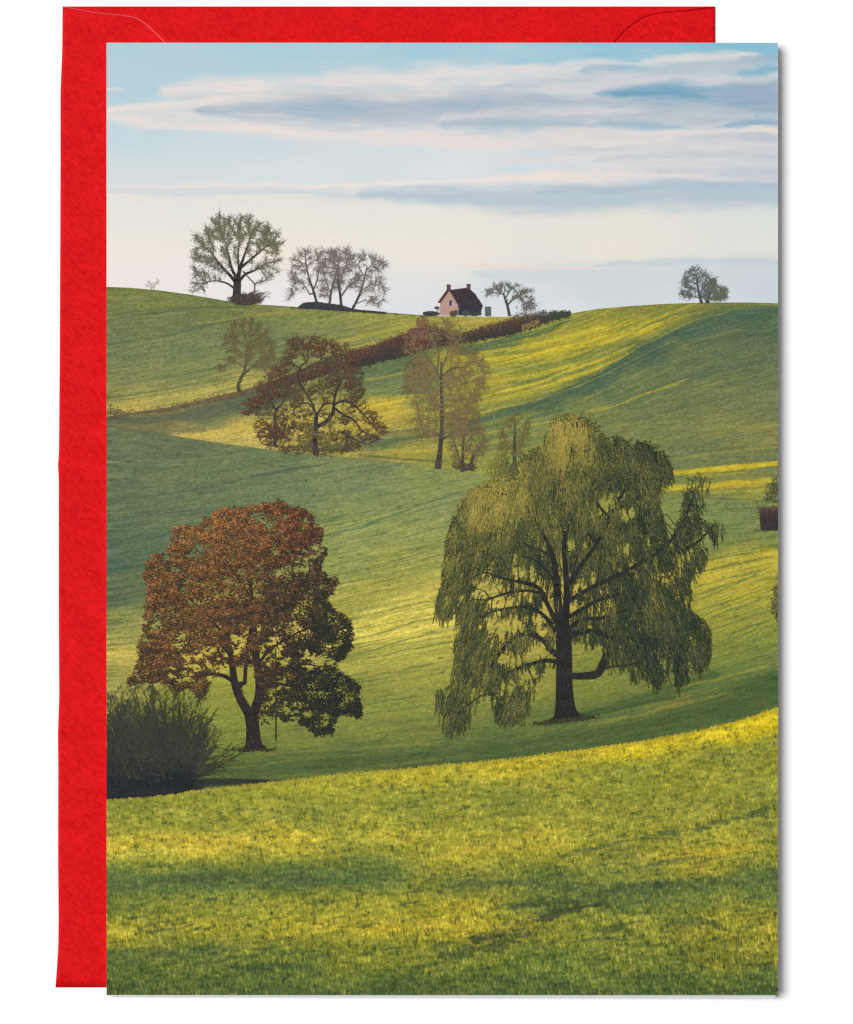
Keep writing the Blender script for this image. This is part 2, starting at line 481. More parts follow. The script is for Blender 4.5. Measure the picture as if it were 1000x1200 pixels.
# fibrous streaks through the cloud
fs = fbm(sky.px / 60, sky.py / 3.2, 14, 4) + .6 * fbm(sky.px / 24, sky.py / 2.2, 15, 3)
ma = smooth(1 - np.abs(sky.y - (128 - (sky.x - 125) * .012)) / 62) * smooth((sky.x - 120) / 120) + .9 * smooth((sky.x - 560) / 160) * smooth(1 - np.abs(sky.y - 188) / 50) + .5 * smooth(1 - np.abs(sky.y - 226) / 22)
sky.c += (fs * 9 * np.clip(ma, 0, 1))[..., None] * np.array([1.1, .9, .7])
# haze above the skyline
cl([(690, 313), (760, 309), (840, 307), (915, 307)], [1.5, 3, 5, 7], (196, 208, 214), 0.8, ragged=0.12)
cl([(560, 322), (660, 320), (760, 322), (915, 322)], [4, 8, 10, 12], (207, 216, 220), 0.75, ragged=0.12)
cl([(560, 312), (630, 314), (690, 315)], [2, 2.5, 1.5], (234, 222, 216), 0.8, ragged=0.12)
cl([(300, 282), (420, 284), (520, 282)], [5, 6, 4], (238, 231, 223), 0.6)
sky.c += (0.9 * rng.standard_normal(sky.c.shape[:2]))[..., None]
sky.stroke([(880, 134.5), (882, 135)], 0.9, (70, 100, 130), 0.9)
sky.stroke([(716, 278)], 0.9, (150, 150, 150), 0.7)

skyline = curve([(120, 336), (150, 337), (185, 340), (222, 345), (262, 352), (300, 356.5), (345, 359.5), (400, 363), (450, 366), (490, 369), (520, 370.5), (590, 371.5), (640, 369.5), (667, 367.5), (700, 362), (740, 358.5), (780, 356), (830, 354.5), (880, 354.6), (915, 355.5)])
hedgeline = curve([(120, 489), (160, 487), (200, 479), (240, 471), (285, 460), (330, 446), (380, 434), (430, 421), (480, 404), (520, 396), (560, 388), (600, 380), (640, 372), (667, 368.5), (915, 355)])
valley = curve([(120, 498), (170, 505), (230, 515), (300, 525), (360, 531), (420, 537), (480, 543), (520, 549), (560, 556), (640, 566), (700, 572), (770, 580), (830, 584), (915, 588)])
brow = curve([(120, 936), (200, 930), (280, 922), (340, 914.5), (400, 907.5), (470, 902), (520, 897), (600, 890), (700, 877), (760, 868.5), (820, 857), (860, 847), (915, 829)])
deepc = lambda f, d: (lambda x: f(x) + d)
sheet('printed_sky', sky, lambda x: 0 * x + Y0, deepc(skyline, 6), card, 'pale blue printed sky streaked with cream and grey cloud')

def furrow(cv, slopes, seed, spec=3.0, fine=4.0, rows=5.0, dash=(0.0, 1.9), dark=(70, 90, 72), length=12, rowcell=2, blue=0.0):
    a, b = cv.a, cv.b
    f1 = lic(slopes, a, b, seed, length)
    r = np.random.default_rng(seed + 50)
    wn = blur(r.standard_normal((b - a, CW)).astype(np.float32), (rowcell, 2))
    f2 = 0.55 * lic(slopes, a, b, seed + 1, length * 2, white=wn) + 0.8 * lic(slopes, a, b, seed + 2, 26)
    sp = r.standard_normal((b - a, CW)).astype(np.float32)
    sp = 0.6 * sp + 0.8 * blur(r.standard_normal((b - a, CW)).astype(np.float32), (0, 1)) * 1.7
    lum = cv.c.mean(-1, keepdims=True) / 120.0
    cv.c += ((f1 * fine + f2 * rows)[..., None] * np.array([1.0, 0.95, 0.55]) + (sp * spec)[..., None] * np.array([1, .95, .8])) * lum
    pat = fbm(cv.x / 34 + seed, cv.y / 9, seed % 40, 4); cv.c += (pat * 9)[..., None] * np.array([1.1, .8, .3]) * lum
    if dash[0] > 0:
        m = smooth((-f1 - dash[1]) / 0.8) * dash[0]
        if len(dash) > 2: m = m * smooth(-f2 * dash[2] + 0.4)
        cv.c += (np.array(dark, np.float32) - cv.c) * m[..., None]

# ------------------------------------------------------------------ right-hand hillside (behind the hedge)
hb = Canvas([
    (125, 495, 110, 112, 78), (180, 500, 122, 118, 76), (240, 490, 112, 116, 80), (290, 470, 98, 108, 80), (230, 512, 188, 168, 88), (290, 505, 196, 176, 88), (350, 500, 190, 170, 86), (270, 520, 186, 166, 90),
    (440, 445, 108, 122, 80), (460, 430, 102, 118, 78), (470, 455, 120, 132, 82), (450, 478, 192, 168, 66), (430, 500, 178, 158, 70), (450, 520, 110, 118, 80), (470, 533, 160, 150, 66), (380, 525, 170, 155, 70),
    (560, 425, 182, 168, 60), (590, 405, 100, 118, 72), (630, 395, 160, 152, 62), (600, 425, 170, 160, 58), (620, 440, 130, 136, 68), (560, 470, 150, 146, 66), (600, 460, 172, 160, 58),
    (680, 372, 140, 140, 66), (740, 364, 138, 138, 68), (800, 360, 132, 132, 68), (870, 358, 112, 122, 70), (700, 390, 178, 164, 56), (750, 380, 176, 162, 56), (790, 372, 152, 148, 64),
    (660, 410, 176, 164, 58), (700, 420, 150, 148, 62), (640, 450, 160, 154, 60), (600, 480, 132, 138, 72),
    (820, 385, 82, 102, 82), (880, 375, 82, 104, 80), (760, 415, 82, 102, 80), (700, 455, 86, 106, 80), (640, 478, 92, 112, 78),
    (860, 410, 100, 114, 80), (905, 400, 94, 110, 80), (800, 430, 104, 116, 80), (880, 440, 108, 118, 80), (740, 460, 108, 120, 80), (840, 470, 118, 124, 80), (905, 480, 118, 124, 80),
    (690, 485, 118, 128, 78), (640, 505, 126, 134, 76), (590, 510, 120, 130, 76), (720, 505, 124, 130, 78), (780, 500, 122, 128, 78), (860, 505, 132, 134, 78), (905, 515, 138, 136, 76),
    (800, 535, 116, 124, 80), (860, 535, 118, 124, 78), (905, 535, 112, 120, 78), (700, 540, 124, 132, 78), (580, 545, 140, 144, 72), (540, 540, 148, 148, 72),
    (850, 560, 130, 134, 72), (905, 575, 146, 146, 70), (820, 582, 130, 134, 72), (700, 570, 130, 136, 74),
], 352, 596, ax=0.55, eps=7)
ds = (74, 98, 80)
hb.warp((8 * fbm(GX / 60, GY / 30, 21, 3))[hb.a:hb.b], (1.3 * fbm(GX / 30, GY / 9, 22, 4))[hb.a:hb.b])
st = lambda pts, w, c, op=0.8, **k: hb.stroke(pts, w, c, op, **{**dict(ragged=0.25, rs=(26, 4), seed=int(pts[0][0]) % 89), **k})
YL = (197, 176, 56); YS = (186, 168, 60)
# sunlit stripes below the hedge and on the rising slope
st([(415, 435), (460, 425), (500, 412), (540, 404)], [8, 8, 7, 4], (100, 116, 76), 0.65)
st([(545, 410), (590, 402), (640, 388), (668, 372)], [8, 7, 5, 2], (86, 108, 76), 0.85)
st([(430, 446), (480, 436), (530, 428)], [2, 2.4, 2], (172, 162, 76), 0.6)
st([(425, 462), (470, 454), (520, 446)], [5, 6, 6], (122, 134, 82), 0.6)
st([(430, 478), (470, 468), (500, 464)], [6, 6, 4], (206, 182, 62), 0.75)
st([(400, 498), (450, 488), (490, 482)], [5, 5, 4], (196, 174, 70), 0.75)
st([(410, 514), (450, 508), (480, 505)], [4, 4, 3], (122, 118, 80), 0.7)
st([(395, 523), (440, 518), (490, 512), (540, 506), (600, 496)], [4, 4, 3, 3, 3], (98, 114, 80), 0.7)
st([(440, 531), (500, 528), (560, 534)], [3, 4, 5], (176, 160, 66), 0.6)
st([(420, 533), (470, 538), (520, 541)], [1.2, 1.5, 1.2], (88, 98, 72), 0.8)
st([(560, 413), (600, 409), (650, 398), (700, 386), (745, 378)], [2, 3, 3, 3, 2], (196, 178, 58), 0.7)
st([(570, 421), (620, 417), (680, 404), (730, 393), (775, 380)], [3, 5, 6, 7, 4], (204, 182, 52), 0.85)
st([(560, 436), (610, 432), (660, 424), (700, 412), (740, 400)], [3, 5, 5, 3, 2], (132, 140, 70), 0.75)
st([(575, 448), (640, 436), (700, 424), (745, 404)], [2, 4, 4, 2], (190, 172, 56), 0.75)
st([(570, 462), (630, 452), (690, 436), (735, 414)], [3, 4, 4, 2], (192, 174, 58), 0.7)
st([(565, 456), (620, 446), (670, 438)], [1.5, 2, 1.5], (112, 126, 72), 0.6)
st([(560, 474), (620, 466), (680, 450), (720, 430)], [3, 3, 3, 2], (140, 142, 68), 0.6)
# long shadow running down from the skyline
st([(915, 362), (870, 367), (825, 379), (785, 396), (745, 420), (700, 446), (650, 466), (600, 482), (550, 496)], [4, 9, 12, 14, 13, 12, 9, 7, 4], (80, 102, 82), 0.9, ragged=0.15)
st([(800, 386), (760, 406), (720, 430), (690, 445)], [3, 5, 5, 3], (70, 94, 80), 0.8)
st([(850, 366), (815, 375), (785, 388), (755, 404), (720, 424)], [.7, 1.0, 1.1, 1.1, .8], (166, 154, 64), 0.6, ragged=0.8, rs=(9, 3))
st([(820, 366), (780, 376), (740, 396)], [.8, 1, 1], (170, 158, 62), 0.5)
st([(800, 365), (760, 380), (720, 402), (680, 424)], [1, 1.2, 1.2, 1], (104, 120, 72), 0.5)
st([(830, 361), (790, 368), (750, 386)], [1, 1.6, 1], (106, 120, 72), 0.5)
st([(915, 357.5), (860, 356.5), (800, 358)], [1, 1.2, 1], (150, 142, 70), 0.7)
st([(870, 385), (840, 393), (810, 400)], [2, 3, 2], (124, 130, 76), 0.5)
st([(915, 420), (860, 428), (800, 446)], [4, 5, 3], (88, 106, 82), 0.5)
st([(915, 500), (840, 506), (760, 520)], [3, 4, 3], (150, 146, 74), 0.4)
st([(915, 523), (850, 530), (790, 538)], [1.5, 2, 1.5], (150, 146, 72), 0.6)
# bright strips in the valley
st([(780, 555), (830, 551), (880, 546), (915, 542.5)], [3, 4, 4, 3.5], (206, 182, 44), 0.95, ragged=0.15)
st([(786, 556), (830, 557), (870, 553)], [1, 2, 1], (196, 174, 52), 0.7)
st([(790, 562), (850, 561), (915, 555)], [3, 4, 4], (126, 130, 74), 0.85)
st([(775, 572), (830, 570), (880, 566), (915, 562)], [5, 6, 6, 5], (198, 174, 52), 0.9)
st([(830, 577), (915, 573)], [2, 3], (172, 160, 62), 0.7)
st([(560, 530), (600, 524), (640, 520)], [6, 8, 8], (128, 134, 74), 0.5)
# left: hollow under the hedge and its sunlit wedge
st([(125, 493), (180, 492), (240, 484), (300, 472), (340, 462)], [3, 6, 10, 12, 9], (94, 100, 76), 0.85, ragged=0.15)
st([(130, 499), (190, 503), (240, 503)], [3, 5, 4], (124, 116, 78), 0.7)
st([(205, 511), (250, 509), (300, 500), (350, 494), (400, 490)], [1.5, 5, 8, 9, 8], (198, 176, 84), 0.85)
st([(220, 514), (270, 520), (330, 524)], [2, 4, 4], (186, 166, 88), 0.8)
SL_hb = [(125, 490, -.1), (300, 500, -.15), (450, 480, -.16), (600, 420, -.22), (740, 400, -.42), (800, 370, -.4), (760, 430, -.5), (690, 455, -.42), (860, 400, -.3), (900, 450, -.2), (800, 480, -.22), (700, 510, -.18), (900, 540, -.1), (620, 500, -.22), (540, 530, -.05)]
drill(hb, SL_hb, [(560, 800, 365, 480, 70, [(112, 124, 66), (100, 116, 70)], .8, .5), (560, 780, 370, 470, 40, [(206, 186, 60)], .9, .5), (700, 912, 370, 540, 70, [(84, 102, 76), (90, 106, 78)], .8, .4), (640, 912, 400, 540, 70, [(136, 140, 78)], .7, .3), (400, 640, 450, 540, 40, [(104, 114, 72), (200, 178, 66)], .8, .45), (780, 912, 548, 580, 14, [(130, 132, 66)], .7, .5)], 12)
furrow(hb, SL_hb, 5, spec=9.5, fine=2.8, rows=3.4, dash=(0.3, 1.8), length=5, rowcell=1)
hb.stroke([(780, 583), (840, 584), (880, 587), (915, 589)], [1.2, 1.4, 1.6, 1.6], (78, 92, 66), 0.9, ragged=0.2)
sheet('printed_hillside', hb, lambda x: np.where(x < 660, hedgeline(x) - 5, skyline(x)), deepc(valley, 5), card, 'steep printed hillside with sunny stripes and a long diagonal shadow, to the right of the hedge')

# ------------------------------------------------------------------ left-hand hillside (in front of the skyline trees)
ha = Canvas([
    (125, 340, 118, 124, 70), (180, 346, 124, 130, 74), (240, 356, 118, 126, 74), (300, 362, 128, 132, 72), (380, 368, 132, 136, 72), (450, 371, 148, 148, 74), (510, 376, 158, 154, 70),
    (125, 375, 112, 120, 80), (200, 378, 116, 124, 80), (300, 385, 120, 130, 84), (380, 390, 134, 138, 84), (450, 388, 154, 152, 76), (480, 380, 160, 156, 72), (560, 378, 168, 156, 72),
    (125, 410, 112, 122, 84), (220, 410, 116, 126, 84), (340, 405, 118, 130, 88), (400, 405, 158, 154, 84), (440, 402, 160, 152, 80), (360, 425, 140, 142, 84),
    (125, 440, 128, 132, 82), (220, 440, 122, 130, 82), (320, 425, 120, 128, 84), (125, 460, 138, 138, 82), (240, 450, 148, 146, 82), (160, 474, 178, 164, 86), (240, 462, 188, 172, 88), (300, 446, 180, 166, 86),
], 330, 500, ax=0.45, eps=9)
ha.warp((8 * fbm(GX / 60, GY / 30, 31, 3))[ha.a:ha.b], (1.2 * fbm(GX / 30, GY / 9, 32, 4))[ha.a:ha.b])
sa = lambda pts, w, c, op=0.8, **k: ha.stroke(pts, w, c, op, **{**dict(ragged=0.25, rs=(26, 4), seed=int(pts[0][0] + pts[0][1]) % 89), **k})
sa([(125, 374), (190, 366), (240, 360), (300, 360)], [1.5, 2, 2, 1.5], (92, 106, 72), 0.75)
sa([(125, 367), (190, 358), (250, 357)], [2, 3, 2], (136, 136, 72), 0.5)
sa([(125, 405), (200, 392), (270, 376), (320, 364)], [1.5, 2, 2, 1], (96, 110, 76), 0.7)
sa([(230, 380), (290, 370), (345, 365), (400, 368)], [2, 3, 3, 2], (150, 146, 78), 0.6)
sa([(300, 415), (350, 400), (400, 388), (440, 380)], [1.2, 2, 2, 1.2], (100, 116, 80), 0.65)
sa([(360, 408), (420, 396), (480, 386)], [2, 4, 3], (170, 160, 78), 0.5)
sa([(125, 428), (220, 412), (300, 398)], [2, 3, 2], (104, 116, 80), 0.5)
sa([(125, 452), (200, 441), (270, 428)], [1.5, 2, 1.5], (100, 112, 76), 0.6)
sa([(125, 466), (190, 456), (250, 446), (300, 440)], [1.5, 2, 2, 1], (108, 116, 74), 0.6)
sa([(125, 474), (180, 468), (240, 458), (300, 444)], [3, 4, 4, 3], (194, 176, 88), 0.75)
sa([(125, 483), (180, 476), (230, 466)], [2.5, 3, 3], (186, 168, 84), 0.6)
sa([(125, 470), (190, 461), (240, 452)], [.8, 1, .8], (104, 112, 74), 0.5)
sa([(440, 392), (480, 384), (512, 376)], [1.5, 2, 1.5], (168, 160, 66), 0.7)
sa([(520, 378), (570, 378), (590, 376)], [4, 5, 3], (182, 160, 76), 0.6)
sa([(340, 360), (400, 363.6), (450, 366), (488, 369)], [.9, 1.1, 1.1, .6], (56, 66, 62), 0.9, ragged=0.1)
SL_ha = [(125, 350, .02), (300, 370, -.12), (125, 400, -.2), (300, 400, -.25), (430, 390, -.22), (125, 460, -.14), (280, 450, -.25), (560, 378, -.1)]
drill(ha, SL_ha, [(125, 480, 350, 470, 90, [(98, 110, 74), (104, 116, 78)], .8, .5), (125, 560, 350, 470, 60, [(148, 148, 84)], .8, .38)], 15)
furrow(ha, SL_ha, 8, spec=9.5, fine=2.6, rows=3.2, dash=(0.25, 1.8), length=5, rowcell=1)
sheet('printed_hillside', ha, skyline, hedgeline, card, 'sloping printed field below the tall skyline tree', xb=668)

# ------------------------------------------------------------------ middle slope
hc = Canvas([
    (125, 505, 106, 114, 82), (200, 520, 104, 114, 82), (300, 540, 110, 122, 84), (420, 548, 124, 132, 86), (520, 558, 138, 144, 82), (600, 572, 140, 146, 80),
    (125, 550, 100, 112, 82), (220, 555, 108, 120, 84), (330, 575, 112, 126, 88), (430, 575, 130, 140, 90), (520, 585, 140, 148, 90), (125, 600, 96, 112, 82), (200, 590, 104, 118, 84), (125, 650, 86, 106, 84), (160, 640, 92, 110, 82), (220, 640, 96, 112, 80),
    (420, 620, 150, 156, 88), (500, 630, 154, 158, 86), (400, 660, 146, 152, 84), (470, 660, 160, 160, 80), (125, 700, 92, 108, 78), (160, 690, 100, 114, 78), (125, 735, 140, 142, 78), (150, 730, 150, 150, 78),
    (140, 770, 188, 170, 84), (125, 755, 176, 164, 80), (125, 790, 150, 148, 76), (240, 770, 190, 172, 74), (260, 700, 150, 140, 74),
    (430, 700, 166, 162, 74), (500, 700, 178, 168, 76), (420, 740, 178, 168, 76), (480, 730, 188, 174, 76), (530, 730, 192, 176, 76), (340, 750, 200, 176, 84), (300, 770, 180, 166, 72),
    (440, 775, 158, 156, 70), (500, 780, 158, 156, 70), (420, 810, 140, 142, 66), (500, 820, 142, 144, 66), (240, 830, 138, 144, 62), (340, 830, 146, 146, 62), (280, 810, 150, 150, 62),
    (220, 870, 112, 124, 58), (270, 890, 104, 116, 56), (260, 860, 126, 134, 58), (340, 870, 124, 130, 60), (430, 850, 134, 138, 62), (500, 860, 122, 128, 60), (420, 885, 96, 110, 60), (330, 890, 100, 114, 58), (520, 880, 96, 110, 60), (300, 912, 84, 98, 56), (470, 897, 90, 106, 60),
    (600, 750, 180, 164, 74), (600, 800, 150, 148, 66), (700, 800, 130, 136, 62), (640, 860, 106, 118, 60), (600, 878, 88, 106, 60), (700, 850, 104, 116, 60), (740, 840, 96, 112, 62), (780, 820, 124, 126, 62), (700, 865, 88, 106, 62), (760, 850, 86, 106, 62), (820, 830, 86, 106, 62), (850, 800, 102, 118, 62), (905, 800, 84, 104, 62), (905, 770, 112, 124, 64), (870, 830, 82, 102, 62),
    (840, 600, 124, 136, 82), (900, 605, 120, 132, 80), (860, 625, 118, 130, 78), (830, 640, 128, 136, 74), (905, 632, 124, 134, 74), (870, 655, 186, 172, 62), (905, 650, 190, 174, 58), (830, 670, 192, 174, 64), (860, 690, 184, 170, 60), (905, 690, 172, 162, 60), (840, 720, 160, 156, 60), (890, 730, 152, 152, 62), (850, 760, 136, 142, 60), (905, 750, 134, 142, 62), (700, 620, 150, 150, 70), (740, 700, 170, 160, 66),
], 494, 945, ax=0.6, eps=10)
hc.warp((8 * fbm(GX / 60, GY / 30, 41, 3))[hc.a:hc.b], (2.0 * fbm(GX / 36, GY / 10, 42, 4))[hc.a:hc.b])
sc_ = lambda pts, w, c, op=0.8, **k: hc.stroke(pts, w, c, op, **{**dict(ragged=0.28, rs=(30, 5), seed=int(pts[0][0] + pts[0][1]) % 89), **k})
sc_([(125, 584), (170, 582), (230, 574), (290, 560), (340, 550), (390, 542)], [1, 1.5, 2, 2.5, 2, 1], (86, 104, 78), 0.75)
sc_([(125, 545), (180, 533), (240, 534)], [2, 3, 2], (94, 106, 80), 0.5)
sc_([(375, 628), (420, 618), (460, 604), (510, 586), (545, 576)], [1.5, 2.2, 2, 1.6, 1], (100, 122, 80), 0.75)
sc_([(390, 660), (440, 652), (500, 640)], [1, 1.4, 1], (110, 128, 76), 0.5)
sc_([(125, 640), (180, 630), (230, 612)], [1.5, 2, 1.2], (76, 98, 80), 0.6)
sc_([(125, 672), (165, 664)], [1.5, 2], (74, 96, 78), 0.5)
sc_([(125, 700), (170, 690)], [1.5, 2], (76, 96, 76), 0.6)
sc_([(125, 716), (170, 708)], [3, 3], (128, 134, 78), 0.5)
sc_([(400, 745), (440, 735), (490, 724), (560, 712)], [14, 30, 36, 30], (222, 203, 90), 0.95)
sc_([(390, 790), (450, 772), (520, 764)], [10, 18, 16], (186, 178, 76), 0.6)
sc_([(540, 700), (600, 700), (660, 700)], [30, 40, 30], (196, 172, 82), 0.6)
sc_([(420, 830), (480, 832), (540, 826)], [12, 14, 10], (146, 150, 66), 0.5)
sc_([(250, 840), (280, 850), (330, 850)], [14, 14, 10], (140, 146, 62), 0.5)
sc_([(400, 720), (440, 712), (500, 698)], [1, 1.5, 1], (130, 138, 74), 0.5)
sc_([(125, 768), (160, 764)], [8, 8], (196, 176, 82), 0.7)
sc_([(400, 800), (450, 790), (510, 784)], [1.2, 1.6, 1.2], (112, 124, 66), 0.5)
sc_([(330, 743), (360, 745), (385, 760)], [8, 10, 6], (214, 180, 88), 0.7)
sc_([(225, 775), (260, 765), (280, 755)], [8, 10, 8], (196, 172, 78), 0.7)
# shade on the lower edge of the slope
sc_([(230, 902), (300, 900), (380, 896), (460, 893), (540, 888), (620, 878), (700, 866), (770, 850), (840, 832), (915, 806)], [10, 10, 12, 13, 14, 18, 20, 20, 24, 26], (78, 97, 54), 0.92, ragged=0.2)
sc_([(640, 850), (690, 838), (740, 826), (790, 808), (840, 790)], [5, 8, 9, 9, 7], (76, 96, 54), 0.85)
sc_([(690, 850), (750, 838), (800, 824), (850, 812)], [1.4, 2.4, 3, 2], (158, 146, 60), 0.5, ragged=.9, rs=(9, 3))
sc_([(720, 836), (780, 822), (840, 806)], [1, 1.6, 1.2], (150, 142, 60), 0.5, ragged=.9, rs=(9, 3))
sc_([(680, 838), (730, 830), (790, 818)], [2, 4, 3], (70, 88, 52), 0.7)
sc_([(880, 621.5), (915, 621.5)], [1.6, 2.2], (74, 84, 58), 0.8)
sc_([(790, 806), (840, 796), (900, 780)], [1.5, 2.4, 2], (164, 154, 62), 0.5)
sc_([(300, 884), (380, 880), (460, 874), (520, 868)], [2, 2, 2, 2], (130, 134, 60), 0.5)
sc_([(310, 890), (330, 884), (420, 882)], [3, 4, 3], (84, 102, 58), 0.6)
sc_([(400, 906), (460, 896), (520, 889), (560, 884)], [2, 3, 2, 1.5], (132, 128, 62), 0.35)
sc_([(225, 918), (270, 916), (330, 915)], [7, 5, 1.5], (44, 52, 46), 0.95, ragged=0.1)
sc_([(125, 930), (190, 924), (235, 920)], [12, 10, 8], (40, 46, 46), 0.95, ragged=0.1)
sc_([(785, 824), (800, 821), (808, 821)], [1.5, 2.2, 1.5], (132, 112, 58), 0.6)
sc_([(640, 846), (665, 842), (688, 838)], [2, 4, 2], (66, 62, 48), 0.7)
# furrows picked out on the sunny part
sc_([(640, 560 + 140), (690, 690), (740, 670)], [1, 1, 1], (120, 126, 62), 0.4)
for p in ([(815, 705), (850, 690), (905, 662)], [(800, 722), (850, 706), (900, 688)], [(810, 735), (860, 712), (912, 694)], [(830, 765), (870, 735), (905, 728)], [(840, 760), (875, 742), (912, 730)], [(815, 690), (860, 676), (890, 668)], [(400, 770), (450, 757), (510, 740)], [(405, 752), (470, 735), (520, 720)]):
    sc_(p, [.8, 1.5, .8], (106, 118, 64), 0.65, ragged=0.5)
SL_hc = [(125, 520, .08), (300, 550, -.1), (150, 600, -.1), (300, 600, -.2), (450, 600, -.24), (450, 700, -.24), (130, 690, -.15), (450, 780, -.18), (300, 850, -.1), (480, 860, -.12), (700, 850, -.2), (850, 800, -.3), (870, 690, -.38), (880, 610, -.04), (870, 650, -.2), (150, 780, -.08), (600, 700, -.2)]
drill(hc, SL_hc, [(125, 560, 520, 640, 110, [(88, 106, 80), (94, 112, 82)], .9, .45), (125, 560, 520, 640, 50, [(140, 148, 96)], .8, .3), (330, 560, 600, 860, 150, [(112, 126, 68), (104, 118, 66)], .9, .5), (380, 540, 680, 780, 40, [(212, 194, 92)], .8, .4), (125, 200, 600, 760, 30, [(72, 94, 78)], .9, .5), (810, 912, 590, 790, 80, [(108, 122, 66), (98, 114, 64)], .9, .5), (220, 912, 830, 905, 70, [(74, 92, 54), (122, 128, 60)], .9, .45)], 20)
furrow(hc, SL_hc, 13, spec=9.0, fine=3.6, rows=3.8, dash=(0.5, 1.5, 0.5), dark=(86, 104, 66), length=5, rowcell=1)

r_ = np.random.default_rng(78)
for k in range(150):
    x = r_.uniform(128, 910); y = valley(x) + 8 + (brow(x) - valley(x) - 20) * r_.random()
    sc_([(x - r_.uniform(1, 4), y + .6), (x, y), (x + r_.uniform(1, 4), y - .7)], [.5, r_.uniform(.7, 1.4), .5], (70, 84, 56), r_.uniform(.3, .8), ragged=0.5, rs=(3, 2))
sheet('printed_field', hc, valley, deepc(brow, 5), card, 'long printed slope where the orange tree and the willow stand')
# ------------------------------------------------------------------ near meadow
hd = Canvas([
    (125, 942, 137, 143, 56), (240, 932, 149, 151, 54), (360, 920, 162, 158, 51), (480, 908, 177, 166, 49), (600, 898, 189, 173, 46), (740, 878, 199, 179, 40), (860, 852, 209, 187, 36), (912, 838, 211, 187, 34),
    (125, 970, 149, 149, 56), (240, 965, 144, 147, 56), (360, 955, 140, 145, 56), (480, 945, 137, 143, 56), (600, 935, 133, 139, 56), (740, 910, 137, 143, 54), (860, 892, 144, 145, 54), (905, 880, 149, 149, 52),
    (125, 995, 186, 173, 58), (240, 990, 191, 175, 58), (340, 985, 182, 169, 56), (460, 975, 164, 160, 55), (560, 980, 155, 153, 56), (680, 960, 149, 149, 56), (800, 940, 144, 145, 56), (905, 930, 137, 141, 56),
    (125, 1030, 93, 115, 58), (240, 1032, 95, 115, 58), (340, 1030, 91, 113, 58), (440, 1030, 100, 117, 58), (540, 1005, 166, 158, 55), (640, 990, 164, 158, 53), (760, 975, 149, 149, 54), (860, 985, 157, 152, 53), (905, 960, 135, 139, 54),
    (540, 1035, 117, 126, 57), (640, 1035, 109, 122, 57), (740, 1020, 129, 134, 57), (820, 1010, 164, 154, 53), (900, 1030, 93, 113, 58), (905, 1000, 137, 139, 54),
    (125, 1060, 117, 128, 55), (240, 1065, 135, 139, 54), (340, 1060, 146, 147, 54), (440, 1065, 155, 151, 52), (540, 1065, 166, 156, 49), (640, 1055, 124, 132, 55), (740, 1050, 97, 115, 58), (820, 1045, 111, 124, 57),
    (125, 1095, 171, 160, 51), (240, 1085, 160, 154, 51), (340, 1085, 164, 156, 49), (440, 1085, 173, 160, 47), (540, 1090, 164, 154, 47), (640, 1090, 137, 139, 52), (740, 1085, 133, 137, 52), (850, 1085, 149, 145, 50), (905, 1095, 149, 145, 50),
    (125, 1125, 91, 111, 56), (240, 1120, 104, 117, 56), (340, 1120, 111, 124, 53), (440, 1115, 129, 134, 51), (540, 1120, 115, 126, 53), (640, 1125, 106, 122, 53), (740, 1120, 122, 130, 53), (850, 1115, 129, 132, 51),
    (125, 1160, 87, 107, 52), (300, 1160, 85, 107, 52), (460, 1160, 85, 105, 50), (620, 1160, 83, 105, 52), (780, 1160, 89, 109, 52), (905, 1160, 85, 105, 52),
], 826, 1166, ax=0.6, eps=9)
hd.warp((14 * fbm(GX / 60, GY / 30, 51, 3))[hd.a:hd.b], (7.0 * fbm(GX / 60, GY / 14, 52, 4))[hd.a:hd.b])
sd = lambda pts, w, c, op=0.7, **k: hd.stroke(pts, w, c, op, **{**dict(ragged=0.6, rs=(18, 5), seed=int(pts[0][0] + pts[0][1]) % 89), **k})
sd([(700, 880), (780, 870), (850, 856), (912, 838)], [3, 5, 7, 8], (214, 186, 42), 0.5, ragged=0.3)
sd([(540, 898), (640, 892), (740, 878)], [3, 4, 4], (198, 176, 50), 0.5, ragged=0.3)
sd([(125, 990), (230, 990), (320, 986)], [8, 10, 6], (200, 178, 62), 0.55)
sd([(430, 1090), (480, 1084), (530, 1086)], [8, 9, 6], (192, 166, 48), 0.5)
sd([(520, 1000), (580, 995), (660, 985)], [6, 7, 5], (186, 166, 56), 0.5)
sd([(790, 1008), (840, 1002), (890, 990)], [5, 7, 5], (186, 162, 52), 0.5)
sd([(125, 1032), (200, 1034), (270, 1028), (340, 1034), (420, 1026)], [9, 12, 9, 11, 8], (84, 100, 62), 0.6)
sd([(520, 1038), (600, 1034), (680, 1040), (760, 1044), (860, 1034), (912, 1026)], [5, 6, 7, 8, 7, 9], (88, 102, 62), 0.55)
sd([(600, 1064), (680, 1052), (740, 1040)], [5, 7, 6], (66, 80, 56), 0.6, ragged=1.3, rs=(8, 4))
sd([(560, 1100), (600, 1086), (640, 1074), (700, 1056)], [5, 8, 6, 4], (58, 66, 50), 0.75, ragged=1.4, rs=(8, 4))
sd([(520, 1118), (580, 1106), (620, 1094)], [5, 6, 5], (70, 80, 52), 0.6, ragged=1.4, rs=(8, 4))
sd([(760, 980), (830, 968), (900, 950)], [4, 6, 5], (72, 88, 56), 0.6, ragged=1.4, rs=(8, 4))
sd([(650, 1000), (720, 990), (790, 980)], [2, 3, 3], (84, 96, 58), 0.5)
sd([(740, 1018), (790, 1012), (830, 1006)], [2, 3, 2], (80, 92, 56), 0.6)
sd([(780, 1084), (820, 1080), (845, 1086)], [5, 7, 4], (80, 92, 56), 0.6)
sd([(700, 1090), (730, 1086)], [5, 5], (82, 94, 56), 0.55)
